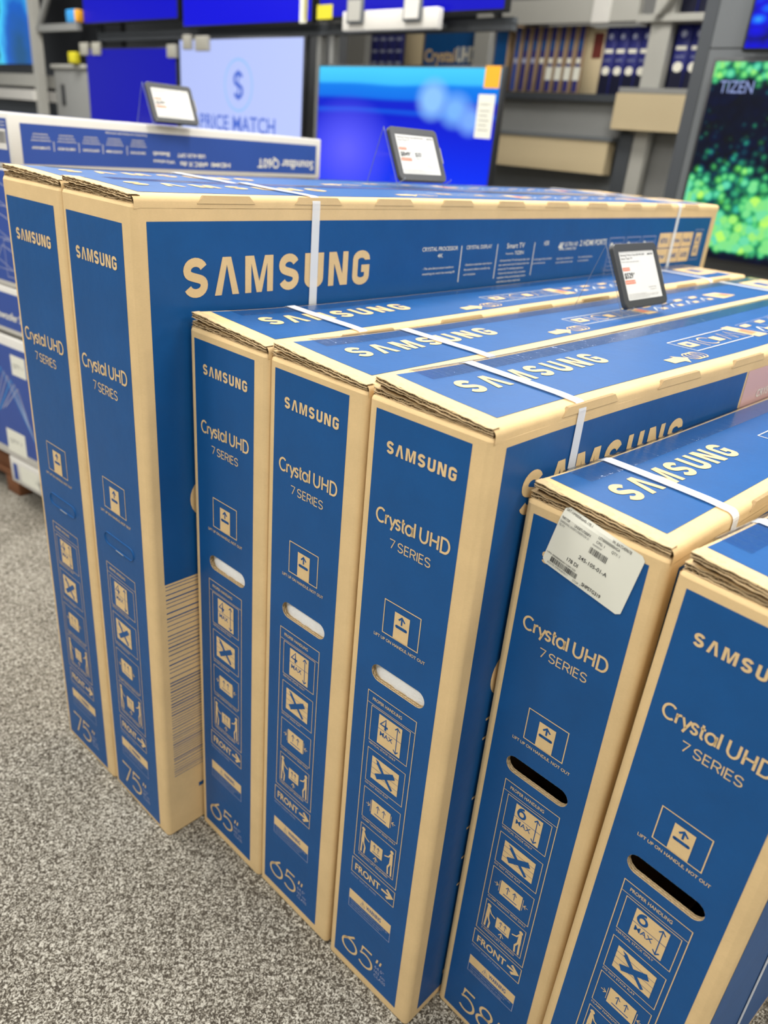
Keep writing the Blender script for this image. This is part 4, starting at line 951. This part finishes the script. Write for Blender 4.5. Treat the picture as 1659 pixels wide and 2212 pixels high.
television(-.725, .74, .835, 1.640, TV1, 'forest', 'television at the right edge showing green forest foliage over dark water', bez=.014, extra=ex_for, group='televisions on the display wall')
television(-.61, .86, 1.66, 2.48, TV1-.02, 'reef', 'television at top right corner showing bright blue coral shapes', bez=.012)
television(-8.6, -7.24, 1.575, 2.34, TV1, 'ice', 'television at the left edge showing a cyan iceberg on black', bez=.012)
# mounting frame behind the televisions
fr = empty('display_rack', wl(-4.0, TV1+.10), -PSI, 'dark metal rack the blue television screens hang on', 'rack')
def rackpart(nm, a0, y0, z0, a1, y1, z1, M): q_ = MB(); q_.box(a0, y0, z0, a1, y1, z1, M); return q_.build(nm, fr)
for u in (-2.28, -.90, .60, .72): rackpart('rack_post', u-.02, 0, 0, u+.02, .05, 2.8, STEEL if u > 0 else DSTEEL)
for z in (1.80, 1.775): rackpart('rack_rail', -2.28, -.01, z, 2.12, .03, z+.035, DSTEEL)
for z in (.95, 2.2): rackpart('rack_rail', -2.28, .02, z, 2.12, .05, z+.05, DSTEEL)
# grey end post, brace and cabinet at the left
le = empty('fixture_frame', wl(-7.2, TV1-.05), -PSI, 'pale grey steel upright with a diagonal brace at the left', 'shelf frame')
q_ = MB(); q_.box(-.035, -.03, 0, .045, .05, 3.0, LSTEEL); q_.build('upright', le)
q_ = MB(); q_.tube((.05, .02, 1.86), (.62, .02, 2.42), .03, STEEL); q_.build('brace', le)
q_ = MB(); q_.box(.04, 0, 1.84, .84, .04, 1.895, STEEL); q_.build('cross_bar', le)
q_ = MB(); q_.box(-1.6, -.02, 1.395, -.03, .40, 1.50, LSTEEL); q_.build('shelf_fascia', le)
q_ = MB(); q_.box(-1.6, -.06, 1.275, -.03, .40, 1.365, WHITECARD); q_.build('shelf_lip', le)
q_ = MB(); q_.box(-1.6, .06, .10, -.03, .42, 1.27, DSTEEL); q_.build('shelf_base', le)
cb = empty('cabinet', wl(-6.71, TV1+.02), -PSI, 'grey cabinet with a black vertical slot beside the deep blue screen', 'cabinet')
q_ = MB(); q_.rbox(-.32, 0, 0, .33, .30, 1.575, MATS['grey_painted_steel'], .008, 2); q_.build('cabinet_body', cb)
q_ = MB(); q_.rbox(-.34, -.02, 1.555, .35, .30, 1.590, LSTEEL, .006, 2); q_.build('cabinet_top', cb)
q_ = MB(); q_.rbox(-.195, -.006, 1.255, -.125, .004, 1.43, BLACK, .003, 2); q_.build('slot', cb)
bk = MB(); bk.box(-8.25, 0, 1.30, -6.35, .05, 3.2, BLACK); o = bk.build('backing_panel', None, None, (WX+(TV1+.35)*math.sin(PSI), WY+(TV1+.35)*math.cos(PSI), 0), -PSI); tag(o, 'near-black panel behind the diagonal brace at upper left', 'panel')
# small coloured products hung on the cross bar
def small(nm, u, v, z, sx, sz, M, label, cat, M2=None):
    mb = MB(); mb.rbox(-sx/2, -.03, 0, sx/2, .03, sz, M, .012, 3)
    if M2: mb.rbox(sx/2-.03, -.032, .005, sx/2+.02, .032, sz-.004, M2, .008, 2)
    return tag(mb.build(nm, None, None, wl(u, v, z), -PSI), label, cat)
small('tag_holder', -6.46, TV1-.02, 1.896, .19, .10, SKYINK, 'sky blue and gold tag holder on the left cross bar', 'tag', ORANGE)
small('price_sticker', -6.52, TV1-.02, 1.592, .12, .09, YELLOW, 'small yellow block standing on the grey cabinet', 'sticker')

# ------------------------------------------------------------------ stock shelves behind the display
SH = 4.2
sh = empty('shelf_unit', wl(-2.9, SH), -PSI, 'long pale steel shelf unit stocked with television boxes behind the screens', 'shelf')
def shp(nm, u0, y0, z0, u1, y1, z1, M): q_ = MB(); q_.box(u0+2.9, y0, z0, u1+2.9, y1, z1, M); return q_.build(nm, sh)
for (u, wd_) in ((-4.20, .20), (-2.93, .13), (-1.633, .125), (-1.315, .03)): shp('upright', u, -.005, 0, u+wd_, .06, 2.9, LSTEEL)
shp('shelf_deck', -4.5, 0, 1.535, -1.74, .55, 1.575, DSTEEL); shp('shelf_deck', -1.72, -.08, 1.582, -1.26, .5, 1.610, STEEL)
shp('shelf_fascia', -2.70, -.03, 1.955, -1.72, .02, 2.085, LSTEEL); shp('price_strip', -2.02, -.04, 1.950, -1.90, -.031, 2.10, WHITECARD); shp('shelf_deck', -1.72, -.03, 1.948, -1.27, .5, 1.985, LSTEEL)
shp('shelf_deck', -4.5, 0, 2.02, -2.72, .55, 2.05, DSTEEL)
shp('back_panel', -4.5, .56, 0, -1.25, .58, 2.9, STEEL)
shp('front_panel', -2.70, .05, 1.335, -1.72, .07, 1.535, STEEL); shp('beige_kick_panel', -2.68, -.06, 1.125, -1.735, .03, 1.315, BEIGE); shp('shelf_lip', -2.72, -.07, 1.315, -1.715, .40, 1.338, MGREY)
shp('beige_kick_panel', -1.72, -.10, 1.385, -1.275, .0, 1.578, BEIGE); shp('front_panel', -1.56, .09, .2, -1.27, .11, 1.38, STEEL); shp('post_guard', -1.69, -.02, 0, -1.60, .05, 1.37, DSTEEL)
shp('front_panel', -2.70, .08, .7, -1.72, .10, 1.12, MGREY)
q_ = MB(); q_.tube((2.9-1.58, -.06, 1.985), (2.9-1.42, -.06, 2.20), .022, LSTEEL); q_.build('brace', sh)
def stock(u0, u1, z0, z1, M, label, group, deco=None, v=SH+.06, dep=.35, nm='stock_box'):
    mb = MB(); mb.rbox(u0-u0, 0, 0, u1-u0, dep, z1-z0, M, .004, 1)
    F_ = Face(mb, lambda a, b, d: (a, -d, b), .0008, .001)
    if deco: deco(F_, u1-u0, z1-z0)
    o = mb.build(nm, None, None, wl(u0, v, z0), -PSI); return tag(o, label, 'box', group)
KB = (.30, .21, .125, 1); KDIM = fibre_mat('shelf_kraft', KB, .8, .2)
pos = ['first', 'second', 'third', 'fourth', 'fifth', 'sixth', 'seventh', 'eighth']
for k in range(8):
    def dk(F_, W, H, k=k):
        F_.rect(W*.30, .01, W*.78, H-.005, NAVY if k > 3 else ROYAL if k == 0 else NAVY, 0); F_.rect(W*.32, H*.45, W*.76, H*.53, WHITEINK if k > 2 else LILACINK, 1)
        F_.rect(W*.36, H*.64, W*.72, H*.80, BLUE, 1)
        if k > 3: F_.rect(W*.18, H*.20, W*.88, H*.40, LABEL, 1)
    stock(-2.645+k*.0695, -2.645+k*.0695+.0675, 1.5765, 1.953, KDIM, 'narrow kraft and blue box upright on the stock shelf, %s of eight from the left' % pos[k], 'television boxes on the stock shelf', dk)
def dwh(F_, W, H): F_.rect(W*.42, H*.55, W*.95, H*.93, MAROON, 0)
stock(-2.085, -1.960, 1.5765, 1.935, BEIGE, 'tall cream box with a maroon panel on the stock shelf', 'boxes on the stock shelf', dwh)
for k in range(4):
    def dn(F_, W, H): F_.rect(0.004, 0.004, W-.004, H*.30, DNAVY, 0); F_.circle(W*.5, H*.36, W*.34, WHITEINK, 1, 12, W*.30); F_.rect(W*.15, H*.62, W*.85, H*.68, WHITEINK, 1); F_.circle(W*.5, H*.86, W*.2, LILACINK, 1); F_.text('QLED', W*.2, W*.8, H*.5, .012, LILACINK, 1)
    stock(-1.955+k*.0795, -1.955+k*.0795+.0775, 1.5765, 1.94, NAVY, 'upright navy television box on the stock shelf, %s of the group of four' % pos[k], 'navy boxes on the stock shelf', dn)
for k in range(2): stock(-1.50+k*.094, -1.50+k*.094+.090, 1.613, 1.945, NAVY, 'navy television box in the narrow end bay, %s of two' % ('left' if k == 0 else 'right'), 'navy boxes in the end bay', dn, v=SH+.07)
for k in range(2): stock(-1.55+k*.14, -1.55+k*.14+.135, 1.9865, 2.35, NAVY, 'navy and white box on the top shelf of the end bay, %s of two' % ('left' if k == 0 else 'right'), 'boxes above the end bay', dn, v=SH+.07)
def dc(F_, W, H): F_.rect(.01, H*.22, W-.01, H-.005, BLUE, 0); F_.text('Crystal', .02, W*.6, H*.42, .075, KRAFT, 1, .03); F_.text('UHD', W*.62, W*.97, H*.42, .085, WHITEINK, 1, .05)
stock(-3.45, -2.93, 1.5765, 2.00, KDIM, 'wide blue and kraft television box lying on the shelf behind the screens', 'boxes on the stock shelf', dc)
def dd(F_, W, H): F_.rect(.008, H*.30, W-.008, H-.005, BLUE, 0)
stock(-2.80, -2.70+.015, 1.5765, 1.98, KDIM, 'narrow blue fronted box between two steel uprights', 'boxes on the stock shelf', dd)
stock(-3.64, -3.47, 1.5765, 1.97, BEIGE, 'plain cream box beside the wide blue television box', 'boxes on the stock shelf')
for k in range(5):
    def dm(F_, W, H): 
        for j in range(4): F_.rect(W*.15, H*(.2+j*.2), W*.85, H*(.25+j*.2), LILACINK, 0)
    stock(-4.08+k*.085, -4.08+k*.085+.080, 1.5765, 1.97, NAVY, 'slim navy box above the sky blue screen, %s from the left' % pos[k], 'slim navy boxes', dm)
# light box header hung in front of that shelf, two small tags clipped on it
hb_ = empty('header_rail', wl(-2.62, TV1-.055, 1.765), -PSI, 'white header rail above the sky blue wallpaper television', 'rail')
q_ = MB(); q_.rbox(-.37, -.03, 0, .37, .02, .10, WHITECARD, .006, 2); q_.build('rail_body', hb_)
for a_ in (-.30, .26): q_ = MB(); q_.box(a_, .02, .02, a_+.04, .138, .045, DSTEEL); q_.build('rail_arm', hb_)
for (u, M, lab_) in ((-2.87, LSTEEL, 'small grey tag device clipped to the white header rail'), (-2.42, WHITECARD, 'small pale blue-white tag device clipped to the white header rail')):
    t_ = empty('tag_device', wl(u, TV1-.108, 1.80), -PSI, lab_, 'price tag', None)
    q_ = MB(); q_.rbox(-.065, 0, 0, .065, .02, .125, MGREY, .006, 2); q_.build('tag_frame', t_)
    q_ = MB(); q_.box(-.052, -.002, .012, .052, 0, .112, M); q_.build('tag_screen', t_)
# tall grey end column carrying the right hand screens
pc = empty('display_column', wl(-.025, TV1+.11), -PSI, 'tall dark grey column behind the right hand televisions', 'column')
q_ = MB(); q_.box(-.775, -.01, 0, 1.2, .28, 1.685, MGREY); q_.build('lower_panel', pc)
q_ = MB(); q_.box(-.775, -.01, 1.690, 1.2, .28, 2.9, MGREY); q_.build('upper_panel', pc)
q_ = MB(); q_.box(-.835, -.012, 0, -.776, .30, 2.9, DSTEEL); q_.build('edge_trim', pc)

# ------------------------------------------------------------------ room
def structure(name, mb, **k): o = mb.build(name, **k); o['kind'] = 'structure'; return o
fl = MB(); fl.box(-17, -6, -.05, 9, 18, 0, CARPET); structure('floor', fl)
ce = MB(); ce.box(-17, -6, 3.35, 9, 18, 3.40, CEIL); structure('ceiling', ce)
wb = MB(); wb.box(-14, 0, 0, 7, .1, 3.35, WALLM); structure('wall_back', wb, loc=wl(0, SH+1.0), rz=-PSI)
for i, (lx, ly) in enumerate(LAMPS):
    lab_ = 'white ceiling light panel, %s' % ('above the left aisle', 'above the far left aisle', 'behind the camera at left', 'above the left stack', 'above the display wall', 'behind the camera', 'above the television boxes', 'above the right hand screens', 'right of the camera', 'above the right aisle', 'at the far right', 'at the far left', 'added above the blue screens for lid sheen')[i]
    t_ = empty('ceiling_light', (lx, ly, 3.27), 0, lab_, 'ceiling light', 'ceiling light panels')
    q_ = MB()
    for a in ((-.64, -.34, -.60, .34), (.60, -.34, .64, .34), (-.60, -.34, .60, -.30), (-.60, .30, .60, .34)): q_.box(a[0], a[1], -.01, a[2], a[3], .078, LSTEEL)
    q_.build('light_frame', t_)
    q_ = MB(); q_.box(-.60, -.30, .02, .60, .30, .03, LENS); q_.build('diffuser', t_)
